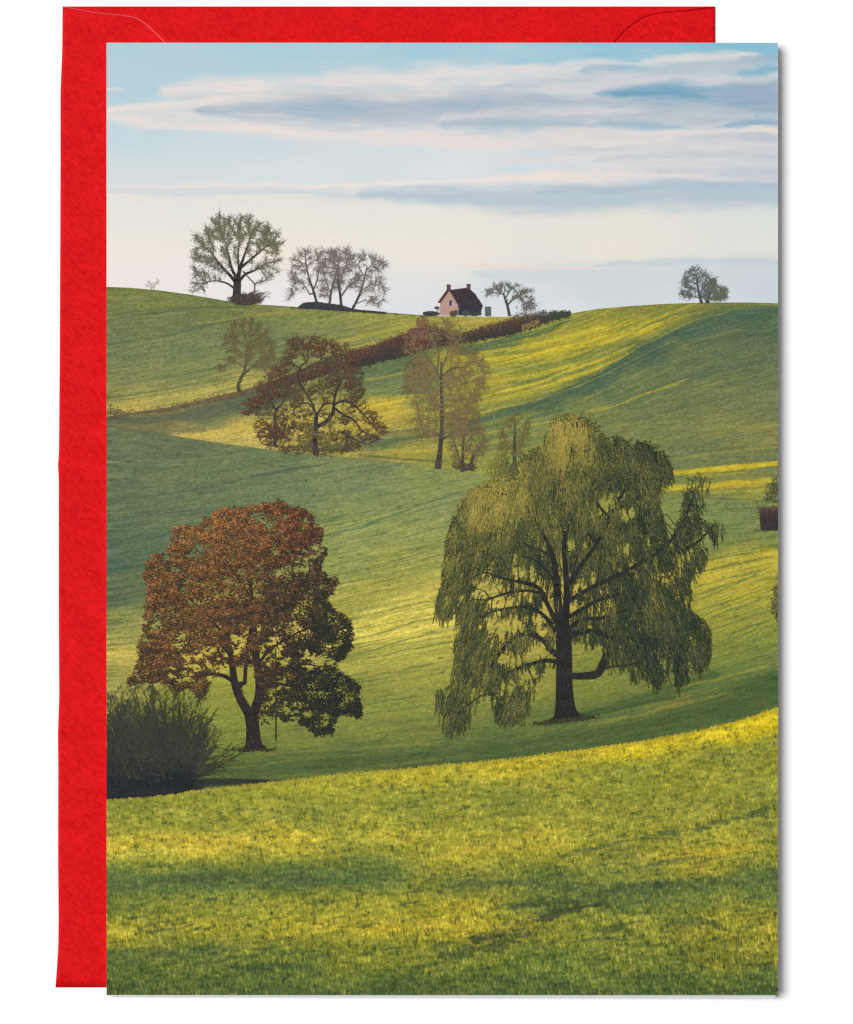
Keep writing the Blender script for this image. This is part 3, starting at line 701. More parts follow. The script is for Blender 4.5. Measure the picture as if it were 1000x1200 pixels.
sd([(125, 1100 + 14), (200, 1118), (280, 1110)], [6, 7, 4], (88, 102, 60), 0.5)
sd([(280, 1135), (330, 1132), (380, 1138)], [4, 6, 4], (70, 86, 58), 0.6)
sd([(400, 1080), (460, 1076), (510, 1080)], [4, 5, 3], (92, 104, 56), 0.35)
sd([(125, 1165), (400, 1165), (700, 1166), (912, 1165)], [10, 12, 10, 12], (78, 94, 56), 0.55)
for pts, w, c, op in (([(125, 985), (260, 984), (380, 978)], [13, 15, 10], (198, 178, 60), .45), ([(440, 978), (560, 985), (680, 968)], [9, 13, 9], (178, 164, 58), .4), ([(125, 1034), (260, 1032), (440, 1028)], [13, 14, 9], (86, 106, 58), .45), ([(380, 1085), (500, 1084), (620, 1084)], [13, 16, 10], (184, 166, 52), .45), ([(125, 1090), (220, 1088)], [9, 8], (176, 160, 58), .4), ([(620, 1042), (760, 1046), (900, 1030)], [9, 13, 11], (92, 108, 58), .45), ([(760, 1006), (850, 998), (900, 990)], [9, 11, 8], (184, 166, 54), .4), ([(300, 935), (520, 918), (700, 905), (905, 880)], [6, 8, 9, 12], (132, 138, 58), .35), ([(125, 1150), (480, 1152), (905, 1148)], [12, 13, 12], (84, 102, 54), .4)):
    sd(pts, w, c, op, ragged=.5, rs=(40, 9))
# short tussock shadows
r_ = np.random.default_rng(77)
for k in range(360):
    x = r_.uniform(128, 908); d = r_.random()
    y = brow(x) + 10 + (1160 - brow(x) - 10) * d ** 0.85
    Lh = r_.uniform(4, 17) * (0.5 + d); wv = r_.uniform(0.8, 2.4) * (0.5 + d)
    sd([(x - Lh, y + Lh * .14), (x, y), (x + Lh, y - Lh * .16)], [wv * .4, wv, wv * .4], (66, 82, 54), r_.uniform(.2, .62), ragged=0.9, rs=(5, 2), seed=k % 89)
# grass: short upright blades in clumps, coarser towards the bottom edge
h_ = hd.b - hd.a
prox = np.clip((hd.y - brow(hd.x)) / 300, 0, 1)
wn = r_.standard_normal((h_, CW)).astype(np.float32)
g1 = blur(wn, (1, 0)); g1 /= g1.std()
g2 = blur(r_.standard_normal((h_, CW)).astype(np.float32), (2, 0)); g2 = 0.7 * g2 + 0.7 * np.roll(np.roll(g2, 1, 1), 2, 0); g2 /= g2.std()
g3 = fbm(hd.x / 7, hd.y / 3.2, 61, 3); g3 /= g3.std()
g4 = fbm(hd.x / 34, hd.y / 9, 62, 4); g4 /= g4.std()
g0 = r_.standard_normal((h_, CW)); g5 = fbm(hd.x / 5, hd.y / 1.8, 64, 2); g5 /= g5.std()
tex = (g0 * 9 * (1 - .6 * prox) + g5 * 7 * (1 - .5 * prox) + g1 * (5 + 5 * prox) + g2 * (2 + 10 * prox) + g3 * (5.5 + 4.5 * prox) + g4 * 5.5)
lum = hd.c.mean(-1) / 120
hd.c += (tex * lum)[..., None] * np.array([1.05, .94, .48])
dk = smooth((-(g1 * .4 + g2 * .55 + g3 * .6) - 0.95) / 1.0) * (0.5 + 0.25 * prox)
hd.c += (np.array([58, 74, 52], np.float32) - hd.c) * dk[..., None]
br = smooth(((g1 * .5 + g2 * .6 + g3 * .35) - .8) / 1.0) * 0.40
hd.c += (hd.c * np.array([1.28, 1.2, 0.9]) + np.array([16, 12, 0]) - hd.c) * br[..., None]
hd.c += (r_.standard_normal((h_, CW)) * 2.5)[..., None]
sheet('printed_meadow', hd, brow, lambda x: 0 * x + Y1, card, 'near printed meadow of sunlit yellow green grass along the lower edge of the picture')
# blades standing on the meadow: rim and the coarse near grass
gb = Ink()
n = 2600
x = r_.uniform(125, 912, n); y = brow(x) + r_.uniform(-.5, 3, n)
a = -np.pi / 2 + r_.normal(0, .5, n); L = r_.uniform(1.5, 4.5, n)
c = np.array([168, 156, 60]) + r_.normal(0, 20, (n, 1)) * np.array([1, .95, .4]) + smooth((x - 300) / 500)[:, None] * np.array([30, 20, -14])
gb.leaves(x, y - L * .3, L, 0.8, a, c, r_.random(n))
n = 17000
d = r_.random(n) ** 0.6; x = r_.uniform(125, 912, n); y = brow(x) + 4 + (1166 - brow(x)) * d
j = np.clip((y - Y0).astype(int) - hd.a, 0, h_ - 1); i = np.clip((x - X0).astype(int), 0, CW - 1)
c = hd.c[j, i]; k = r_.random(n)
c = np.where((k > .35)[:, None], c * np.array([1.16, 1.12, .95]) + np.array([6, 5, 0]), c * .76)
L = (1.6 + 4.8 * d) * r_.uniform(.5, 1.3, n)
gb.leaves(x, y, L, .5 + .3 * d, -np.pi / 2 + r_.normal(0, .45, n), np.clip(c, 20, 225), r_.random(n))
o = gb.build('printed_grass', card, 'upright printed grass blades on the near meadow'); o['kind'] = 'stuff'
#@@PART3
# ================================================================== printed hedge, cottage, trees
def printed(name, label):
    return empty(name, (0, 0, 0), label, None, card)
rr = np.random.default_rng(5)

def clumped(ink, clumps, per, size, aspect, shade, dens=None, zr=(0, 1), flat=1.0, rnd=None, ang=None, jit=0.3, top=0.55):
    """leaf marks gathered in billows. clumps (N,3) x, y, r; shade(x, y, t, random) -> colour; t -1 (under) .. 1 (top of a billow)"""
    r = rnd or rr
    n = len(clumps); k = np.repeat(np.arange(n), (per * clumps[:, 2] ** 2).astype(int) + 3)
    a = r.uniform(0, 2 * np.pi, len(k)); q = np.sqrt(r.random(len(k))) * (1 + r.normal(0, .14, len(k)))
    ox, oy = np.cos(a) * q, np.sin(a) * q * flat
    x = clumps[k, 0] + ox * clumps[k, 2]; y = clumps[k, 1] + oy * clumps[k, 2]
    t = -oy / flat * top - ox * (1 - top)
    if dens is not None:
        keep = r.random(len(x)) < dens(x, y)
        x, y, t, k = x[keep], y[keep], t[keep], k[keep]
    c = shade(x, y, t, r.normal(0, 1, len(x)))
    zc_ = r.random(n)[k] * .7 + r.random(len(x)) * .3
    L = size * r.uniform(.6, 1.4, len(x))
    th = r.uniform(0, np.pi, len(x)) if ang is None else ang(x, y) + r.normal(0, .5, len(x))
    ink.leaves(x, y, L, L * aspect, th, np.clip(c, 8, 240), zr[0] + (zr[1] - zr[0]) * zc_)

def mixc(a, b, t):
    t = np.clip(t, 0, 1)[:, None]
    return np.asarray(a, float) * (1 - t) + np.asarray(b, float) * t
def ramp(t, stops):
    t = np.clip(t, stops[0][0], stops[-1][0]); xs = [s[0] for s in stops]
    return np.stack([np.interp(t, xs, [s[1][k] for s in stops]) for k in range(3)], -1)

# ---- hedge climbing the hill
layer(6)
hg = Ink()
n = 9000
t = rr.random(n) ** 0.8; x = 125 + (669 - 125) * t
x = np.where(rr.random(n) < .72, rr.uniform(405, 668, n), x)
topx = curve([(125, 487), (200, 476), (285, 456), (330, 442), (400, 412), (430, 406), (480, 388), (500, 380), (540, 391), (600, 373), (640, 366.5), (669, 366.5)])
botx = curve([(125, 490.5), (200, 481), (285, 463), (330, 455), (400, 434), (430, 428), (480, 416), (500, 409), (540, 402), (600, 392), (640, 378), (669, 368.5)])
u = rr.random(n); y = topx(x) + (botx(x) - topx(x)) * u + rr.normal(0, 1.0, n) * (1 + 1.2 * smooth((x - 405) / 20) * (rr.random(n) < .3)) + 1.6 * fbm(x / 6, x * 0, 40, 3)
c = ramp(u + rr.normal(0, .2, n), [(0, (118, 94, 66)), (.25, (86, 72, 60)), (.7, (66, 59, 57)), (1, (58, 58, 57))])
red = smooth((x - 405) / 30) * smooth((510 - x) / 20) * smooth(.9 - u)
c = c + red[:, None] * np.array([10, -4, 0]) ; green = smooth((x - 625) / 25)
c = c * (1 - green[:, None]) + np.array([66, 74, 62]) * green[:, None] + rr.normal(0, 5, (n, 1))
far = smooth((330 - x) / 60)[:, None]; c = c * (1 - far) + (np.array([118, 98, 72]) + rr.normal(0, 12, (n, 1))) * far
hx = np.arange(405, 668, 3.0)
for k in range(len(hx) - 1):
    a_, b_ = hx[k], hx[k + 1]
    hg.quads([[(a_, topx(a_) + 1.5), (b_, topx(b_) + 1.5), (b_, botx(b_) - .8), (a_, botx(a_) - .8)]], 0, np.array([68, 60, 57]) if b_ < 632 else np.array([66, 70, 62]))
hx = np.arange(125, 405, 4.0)
for k in range(len(hx) - 1):
    a_, b_ = hx[k], hx[k + 1]
    hg.quads([[(a_, topx(a_) + 1.2), (b_, topx(b_) + 1.2), (b_, botx(b_) - .2), (a_, botx(a_) - .2)]], 0, (np.array([104, 94, 70]) if a_ < 300 else np.array([86, 78, 64])) + rr.normal(0, 5))
hg.leaves(x, y, rr.uniform(1.2, 2.6, n), .9, rr.uniform(0, 3.1, n), np.clip(c, 20, 200), .3 + .7 * rr.random(n))
m = 500; x = rr.uniform(612, 632, m); y = 388 - (x - 612) * .35 + rr.normal(0, 1.6, m) - 4
hg.leaves(x, y, 2., 1., rr.uniform(0, 3, m), np.array([132, 112, 72]) + rr.normal(0, 12, (m, 1)), .9 + 0 * x)
m = 900; a = rr.uniform(0, 6.28, m); q = np.sqrt(rr.random(m)); x = 489 + np.cos(a) * q * 16; y = 398 + np.sin(a) * q * 14
hg.leaves(x, y, rr.uniform(1.5, 3, m), 1.1, rr.uniform(0, 3, m), np.array([112, 70, 64]) + rr.normal(0, 16, (m, 1)) - np.sin(a * 1)[:, None] * 12, .95 + 0 * x)
m = 260; a = rr.uniform(0, 6.28, m); q = np.sqrt(rr.random(m)); x = 495 + np.cos(a) * q * 7; y = 378 + np.sin(a) * q * 9
hg.leaves(x, y, rr.uniform(1.2, 2.4, m), .9, rr.uniform(0, 3, m), np.array([128, 98, 80]) + rr.normal(0, 16, (m, 1)), .95 + 0 * x)
m = 150; x = 125 + rr.gamma(2, 5, m); y = 486 - rr.gamma(2, 1.6, m)
hg.leaves(x, y, 2.2, .8, rr.uniform(0, 3, m), np.array([104, 96, 66]) + rr.normal(0, 14, (m, 1)), .9 + 0 * x)
hg.build('printed_hedge', card, 'dark reddish brown printed hedge running uphill to the skyline')

# ---- cottage on the skyline
layer(6)
cot = printed('printed_cottage', 'small pink gabled printed cottage with dark roof and two chimneys on the skyline')
def speckle(ink, poly, n, c, var, L, W, ang, z, seed=0):
    p = scatter(poly, n, seed); r = np.random.default_rng(seed + 3)
    ink.leaves(p[:, 0], p[:, 1], L * r.uniform(.5, 1.4, n), W, ang + r.normal(0, .3, n), np.clip(np.asarray(c, float) + r.normal(0, 1, (n, 1)) * np.asarray(var, float), 5, 250), z + 0 * p[:, 0])
wl = Ink()
gable = [(516, 369.5), (516, 354.5), (526.4, 339.5), (537.2, 356), (537.2, 369.5)]
wl.poly(gable, (184, 149, 138), 0); speckle(wl, gable, 260, (188, 152, 141), (11, 10, 10), 2.2, 1.1, 0, .6, 1)
side = [(537.2, 357), (565, 358.5), (563, 369.5), (537.2, 369.5)]
wl.poly(side, (58, 56, 72), 0); speckle(wl, side, 120, (60, 60, 74), (9, 9, 9), 2.5, 1.2, .1, .6, 2)
wl.poly([(512.4, 369), (512.4, 361), (516, 359.6), (516, 369)], (204, 190, 182), .2)
wl.build('wall', cot, 'pink gable wall with a dark side wall')
rf = Ink()
roof = [(527.6, 340.4), (549.5, 337.4), (557, 345), (566.2, 358.4), (537.4, 358.4)]
rf.poly(roof, (64, 55, 62), 0); speckle(rf, roof, 420, (64, 57, 62), (8, 7, 7), 3.0, 1.0, 1.0, .5, 3)
rf.poly([(512.8, 354.6), (525.2, 337.2), (527.6, 339.8), (516.6, 355)], (96, 66, 66), .7)
rf.line([(526, 338.5), (537.8, 357.6)], 1.3, (96, 66, 64), .9, 1)
rf.line([(528, 340.2), (549.5, 337.2)], 1.0, (98, 76, 74), .95, 1)
ro = rf.build('roof', cot)
for cx_, cy_, hh in ((525.7, 333.4, 6.4), (549.0, 332.8, 5.6)):
    ch = Ink(); ch.poly([(cx_ - 2, cy_ + hh), (cx_ - 2, cy_), (cx_ + 2, cy_), (cx_ + 2, cy_ + hh)], (104, 74, 70), 0)
    ch.poly([(cx_ - 2.4, cy_ + 1.2), (cx_ - 2.4, cy_), (cx_ + 2.4, cy_), (cx_ + 2.4, cy_ + 1.2)], (92, 62, 62), .6)
    ch.poly([(cx_ + .6, cy_ + hh), (cx_ + .6, cy_ + 1), (cx_ + 2, cy_ + 1), (cx_ + 2, cy_ + hh)], (92, 64, 64), .8)
    ch.build('chimney', cot)
wd = Ink(); wd.poly([(526, 357.8), (526, 352.2), (529.8, 352.2), (529.8, 357.8)], (70, 78, 100), .3)
wd.poly([(530, 358), (530, 354.8), (531.8, 354.8), (531.8, 358)], (214, 200, 198), .3)
wd.line([(526, 352.4), (529.8, 352.4)], .7, (214, 196, 190), .8, 1); wd.line([(526.1, 352.4), (526.1, 357.8)], .6, (206, 190, 186), .8, 1)
wd.poly([(533.4, 369.5), (533.4, 363), (536, 363), (536, 369.5)], (96, 78, 76), .4)
wd.build('window', cot)
cb = Ink()
for (bx, by, rx, ry, cc, m) in ((505, 367.4, 10, 2.6, (62, 66, 66), 260), (531, 367.5, 4.2, 3.2, (92, 82, 66), 160), (546, 367, 4, 3.2, (70, 86, 80), 140), (556, 368, 8, 2, (72, 74, 66), 140), (512, 361, 2.6, 2, (90, 84, 84), 60)):
    a = rr.uniform(0, 6.28, m); q = np.sqrt(rr.random(m))
    cb.leaves(bx + np.cos(a) * q * rx, by + np.sin(a) * q * ry, rr.uniform(1, 2.2, m), 1.0, rr.uniform(0, 3, m), np.array(cc) + rr.normal(0, 10, (m, 1)), rr.random(m))
cb.build('shrub', cot)
sh = Ink(); shp = [(568.6, 370), (568.6, 359.8), (574.8, 359.8), (574.8, 370)]
sh.poly(shp, (98, 108, 114), 0); speckle(sh, shp, 60, (88, 98, 104), (14, 14, 14), 3, .9, 1.57, .5, 9)
sh.line([(568.4, 360), (575, 360)], 1.1, (72, 80, 86), .9, 1)
sh.build('printed_shed', card, 'small grey printed shed beside the cottage')

# ---- generic bare or thin-leaved tree
def light_tree(name, label, limbs, poly, n_att, col_limb, col_twig, seed, step=2.6, kill=4.0, reach=30, tip=.45, bias=(0, -.15), ntw=900, twl=6, tww=.5, droop=0.0, leaves=None, jitter=.25, limb_var=6, power=2.2, wmax=None, lay=7, mid=False):
    layer(lay)
    root = printed(name, label)
    att = scatter(poly, n_att, seed)
    tr = grow_tree(limbs, att, step, reach, kill, bias, tip, seed=seed, jitter=jitter, power=power, wmax=wmax)
    cr = Ink()
    pos, kids = tr[0], tr[4]
    tips = pos[tr[3]:]
    ctr = np.array(limbs[0][0][-1], float)
    if ntw: twigs(cr, tips, ntw, twl, tww, col_twig, centre=ctr, seed=seed + 1, z=.3, droop=droop, cvar=10)
    if leaves: leaves(cr, tips, pos, tr)
    cr.build('crown', root, None, 3 if mid else 1)
    tk = Ink(); ink_branches(tk, tr, col_limb, .5, limb_var, thin=col_twig, seed=seed + 2)
    tk.build('trunk', root, None, 1, at=lay + 2.1 if mid else None)
    return root

def leaf_dust(n, size, stops, var, spread=3.0, seed=0, grad=None, lo=.2, hi=1.0, skew=None):
    def f(ink, tips, pos, tr):
        r = np.random.default_rng(seed)
        p = tips[r.integers(0, len(tips), n)] + r.normal(0, spread, (n, 2))
        if skew is not None: p = p[r.random(n) < skew(p[:, 0], p[:, 1])]
        m = len(p)
        t = r.random(m) if grad is None else grad(p[:, 0], p[:, 1]) + r.normal(0, .25, m)
        c = ramp(t, stops) + r.normal(0, var, (m, 1))
        L = size * r.uniform(.6, 1.4, m)
        ink.leaves(p[:, 0], p[:, 1], L, L * .65, r.uniform(0, 3.1, m), np.clip(c, 10, 240), r.uniform(lo, hi, m))
    return f

# tall tree on the skyline (olive spring leaves)
P1 = [(223, 343), (224, 318), (223, 300), (228, 292), (226, 275), (240, 268), (244, 257), (255, 252), (266, 254), (276, 252), (292, 252), (300, 260), (314, 262), (322, 272), (332, 276), (334, 284), (326, 294), (329, 306), (326, 320), (316, 333), (312, 326), (300, 318), (290, 322), (270, 322), (258, 330), (246, 336), (240, 345), (232, 342)]
light_tree('printed_tree', 'tall broad printed tree with sparse olive leaves, highest on the skyline',
    [([(277.5, 353), (277.6, 342), (278, 332), (278, 325)], [11, 9, 8.5, 7]), ([(277, 331), (268, 321), (256, 308), (248, 296)], [4.5, 3.2, 2.2, 1.3]), ([(278, 326), (272, 316), (268, 300), (264, 284)], [4, 2.8, 2, 1.2]),
     ([(278.5, 326), (282, 312), (286, 300), (292, 282)], [5, 3.4, 2.2, 1.3]), ([(281, 328), (288, 321), (300, 316), (312, 308)], [3.6, 2.6, 1.8, 1.1]), ([(283, 313), (296, 302), (308, 292), (318, 284)], [2.8, 2.2, 1.6, 1]),
     ([(277, 340), (266, 332), (252, 329), (236, 332)], [2.4, 2, 1.4, .9]), ([(285, 318), (292, 326), (298, 333), (298, 342)], [1.5, 1.3, 1.3, 1]), ([(280, 320), (279, 300), (280, 280)], [2.4, 1.6, 1])],
    P1, 800, (58, 53, 50), (112, 106, 92), 21, tip=.52, ntw=2000, twl=6, tww=.28, power=1.95,
    leaves=leaf_dust(7400, 1.2, [(0, (84, 84, 64)), (.5, (108, 108, 78)), (1, (140, 138, 108))], 8, 2.2, 31, lambda x, y: .5 + 0.3 * np.sin(x * .3) * np.sin(y * .37), skew=lambda x, y: np.clip(1.25 - (y - 262) / 62 - .25 * smooth((x - 285) / 30), .1, 1)))
ivy = Ink(); m = 1300
a = rr.uniform(0, 6.28, m); q = np.sqrt(rr.random(m)); x = 287 + np.cos(a) * q * 17 * (1 + .15 * rr.normal(0, 1, m)); y = 351 + np.sin(a) * q * 6.5
ok = y < skyline(x) + 3
ivy.leaves(x[ok], y[ok], rr.uniform(1.2, 2.6, ok.sum()), 1., rr.uniform(0, 3, ok.sum()), np.array([74, 66, 58]) + rr.normal(0, 13, (ok.sum(), 1)), rr.random(ok.sum()))
for k in range(46):
    x0 = rr.uniform(282, 306); y0 = skyline(x0) - 1
    ivy.line([(x0, y0), (x0 + rr.normal(2, 3), y0 - rr.uniform(4, 12)), (x0 + rr.normal(5, 5), y0 - rr.uniform(6, 15))], .45, np.array((96, 84, 76)) + rr.normal(0, 12), .5, 3)
ivy.build('printed_bush', card, 'low brown printed scrub around the foot of the tallest skyline tree')

# group of bare trees on the skyline
bare = [
    ('printed bare tree whose trunk leans out over the near end of the skyline group, next to the tallest tree', [([(371.5, 356), (367, 340), (361, 322), (358, 305)], [2.6, 2.2, 1.7, 1]), ([(363, 345), (356, 334), (349, 330), (342, 336)], [1.2, 1.1, .8, .6]), ([(367, 340), (372, 326), (373, 308)], [1.4, 1, .7])],
     [(337, 352), (340, 332), (338, 320), (344, 308), (340, 304), (352, 293), (366, 291), (376, 294), (379, 312), (374, 336), (366, 348), (352, 338), (344, 350)], 330, 41),
    ('slender printed bare tree in the middle of the skyline group', [([(386, 357), (388.5, 340), (393, 324), (396, 310)], [2.2, 1.8, 1.4, .8]), ([(388, 344), (382, 330), (378, 318)], [1.1, .9, .6])],
     [(374, 345), (374, 325), (378, 305), (380, 294), (392, 293), (402, 300), (404, 318), (398, 336), (390, 342), (382, 350)], 210, 43),
    ('printed bare tree with the tallest straight trunk of the skyline group', [([(400, 359), (398.5, 345), (396, 326), (397, 308)], [2.8, 2.4, 1.8, 1]), ([(399, 348), (408, 336), (416, 331), (422, 326)], [1.6, 1.3, 1, .7]), ([(397, 330), (404, 314), (408, 302)], [1.3, 1, .7])],
     [(384, 322), (382, 302), (388, 293), (396, 290), (408, 292), (416, 297), (418, 312), (414, 328), (420, 334), (410, 340), (394, 336)], 260, 47),
    ('printed bare tree leaning outward at the cottage end of the skyline group', [([(413, 362), (420, 348), (425, 334), (430, 312)], [2.6, 2.1, 1.7, 1]), ([(423, 341), (434, 334), (446, 334)], [1.2, .9, .6]), ([(427, 324), (420, 312), (422, 304)], [1, .8, .6]), ([(430, 316), (440, 306), (448, 306)], [1, .8, .5]), ([(417, 356), (428, 352), (440, 356)], [.9, .8, .5])],
     [(418, 340), (419, 315), (420, 300), (426, 296), (436, 300), (448, 304), (450, 312), (446, 326), (452, 334), (450, 350), (444, 360), (432, 356), (424, 358)], 300, 53)]
for lb, lm, pl, na, sd_ in bare:
    o = light_tree('printed_tree', lb, lm, pl, na, (68, 62, 62), (122, 112, 108), sd_, step=2.2, kill=3.6, reach=22, tip=.38, ntw=800, twl=6.5, tww=.24, bias=(0, -.12))
    o['group'] = 'bare trees on the skyline'
bb = Ink(); m = 2600
x = rr.uniform(350, 452, m); hh = np.interp(x, [350, 356, 370, 400, 412, 420, 452], [1, 6, 8, 6, 2.5, 1.6, .6])
y = skyline(x) + .8 - hh * rr.random(m)
bb.leaves(x, y, rr.uniform(1.3, 2.8, m), 1.2, rr.uniform(0, 3, m), np.array([60, 63, 67]) + rr.normal(0, 7, (m, 1)), rr.random(m))
bb.build('printed_bush', card, 'dark printed undergrowth below the bare skyline trees')

# gnarled tree beside the cottage
light_tree('printed_tree', 'small gnarled printed tree leaning beside the cottage', [([(597, 369.5), (595, 360), (592, 350), (590, 344)], [3.2, 2.6, 2.2, 1.6]), ([(595, 357), (602, 350), (610, 346), (618, 342)], [1.7, 1.4, 1.1, .8]), ([(591, 346), (582, 340), (576, 338)], [1.3, 1, .7]), ([(592, 350), (598, 340), (602, 336)], [1.1, .9, .7]), ([(614, 344), (622, 352), (624, 360)], [.9, .8, .5])],
    [(568, 351), (570, 340), (576, 333), (588, 331), (597, 335), (606, 332), (611, 337), (622, 338), (626, 350), (630, 358), (626, 364), (612, 364), (608, 354), (600, 348), (594, 352), (586, 346), (576, 346)], 300, (74, 72, 70), (108, 106, 100), 59, step=2.2, kill=3, reach=20, tip=.46, ntw=600, twl=5, tww=.28, droop=.3,
    leaves=leaf_dust(260, 1.1, [(0, (92, 94, 76)), (1, (122, 120, 96))], 8, 2, 61))
sc2 = Ink(); m = 260
x = rr.uniform(602, 645, m); y = skyline(x) - rr.gamma(1.6, 2.4, m) * np.interp(x, [602, 612, 630, 645], [.8, 1.4, .8, .3])
sc2.leaves(x, y, rr.uniform(1.2, 3, m), .6, rr.uniform(0, 3, m), np.array([118, 112, 102]) + rr.normal(0, 12, (m, 1)), rr.random(m))
sc2.build('printed_bush', card, 'thin grey printed scrub behind the top of the hedge')

# pair on the right-hand skyline
light_tree('printed_tree', 'lone printed tree with a grey green conical crown on the far skyline', [([(822, 354.5), (819.5, 346), (817.5, 335), (815, 318)], [3.6, 2.4, 1.8, .8]), ([(819, 344), (826, 336), (832, 328)], [1.3, 1, .7]), ([(818, 342), (808, 334), (802, 330)], [1.2, .9, .6]), ([(820, 349), (808, 347), (800, 346)], [1, .8, .5])],
    [(795, 345), (800, 334), (797, 330), (803, 320), (811, 316), (813, 312.5), (817, 314), (824, 318), (832, 323), (838, 328), (832, 340), (826, 348), (812, 352), (804, 350)], 420, (66, 72, 74), (96, 104, 102), 67, step=2, kill=2.8, reach=18, tip=.48, ntw=800, twl=4.5, tww=.28,
    leaves=leaf_dust(620, 1.1, [(0, (74, 86, 82)), (1, (112, 120, 106))], 8, 1.8, 69))
light_tree('printed_tree', 'small rounded printed tree at the side of the conical skyline tree', [([(829, 354.3), (831, 347), (834, 340)], [3.6, 2, 1.2]), ([(830, 350), (838, 346), (844, 344)], [1.2, 1, .6])],
    [(825, 350), (828, 336), (834, 328), (842, 334), (848, 336), (853, 342), (852, 350), (844, 353), (836, 352)], 240, (70, 74, 72), (100, 106, 98), 71, step=2, kill=2.8, reach=18, tip=.42, ntw=600, twl=4, tww=.3,
    leaves=leaf_dust(900, 1.2, [(0, (78, 86, 76)), (1, (122, 122, 92))], 8, 1.8, 73))
light_tree('printed_shrub', 'tiny faint printed shrub alone on the skyline at the picture edge', [([(177, 339), (176.5, 335)], [1, .8])], [(170, 335), (174, 330), (178, 333), (185, 329), (186, 334), (180, 338)], 30, (190, 178, 172), (198, 188, 182), 79, step=2, kill=2.5, reach=14, tip=.4, ntw=60, twl=3, tww=.4)

# thin tree in the far field
light_tree('printed_tree', 'faint thin printed tree with a bent trunk in the far field', [([(281, 460.5), (279, 452), (283, 442), (287, 432), (288, 415), (289, 398)], [4.5, 3.8, 3.4, 2.2, 1.4, .8]), ([(284, 440), (294, 431), (302, 424)], [2.4, 1.6, 1]), ([(287, 432), (276, 424), (264, 426)], [1.3, 1, .7]), ([(288, 420), (278, 408), (268, 398)], [1.1, .9, .6])],
    [(255, 436), (258, 424), (268, 415), (262, 408), (264, 392), (270, 382), (284, 373), (298, 373), (306, 384), (318, 398), (324, 412), (322, 430), (312, 436), (300, 432), (292, 428), (276, 428), (264, 432)], 480, (90, 84, 66), (114, 104, 74), 83, step=2.6, kill=4.2, reach=24, tip=.46, ntw=1200, twl=6.5, tww=.26,
    leaves=leaf_dust(800, 1.2, [(0, (112, 88, 60)), (.5, (118, 106, 68)), (1, (134, 118, 74))], 9, 3, 85, lambda x, y: .1 + (x - 262) / 70))

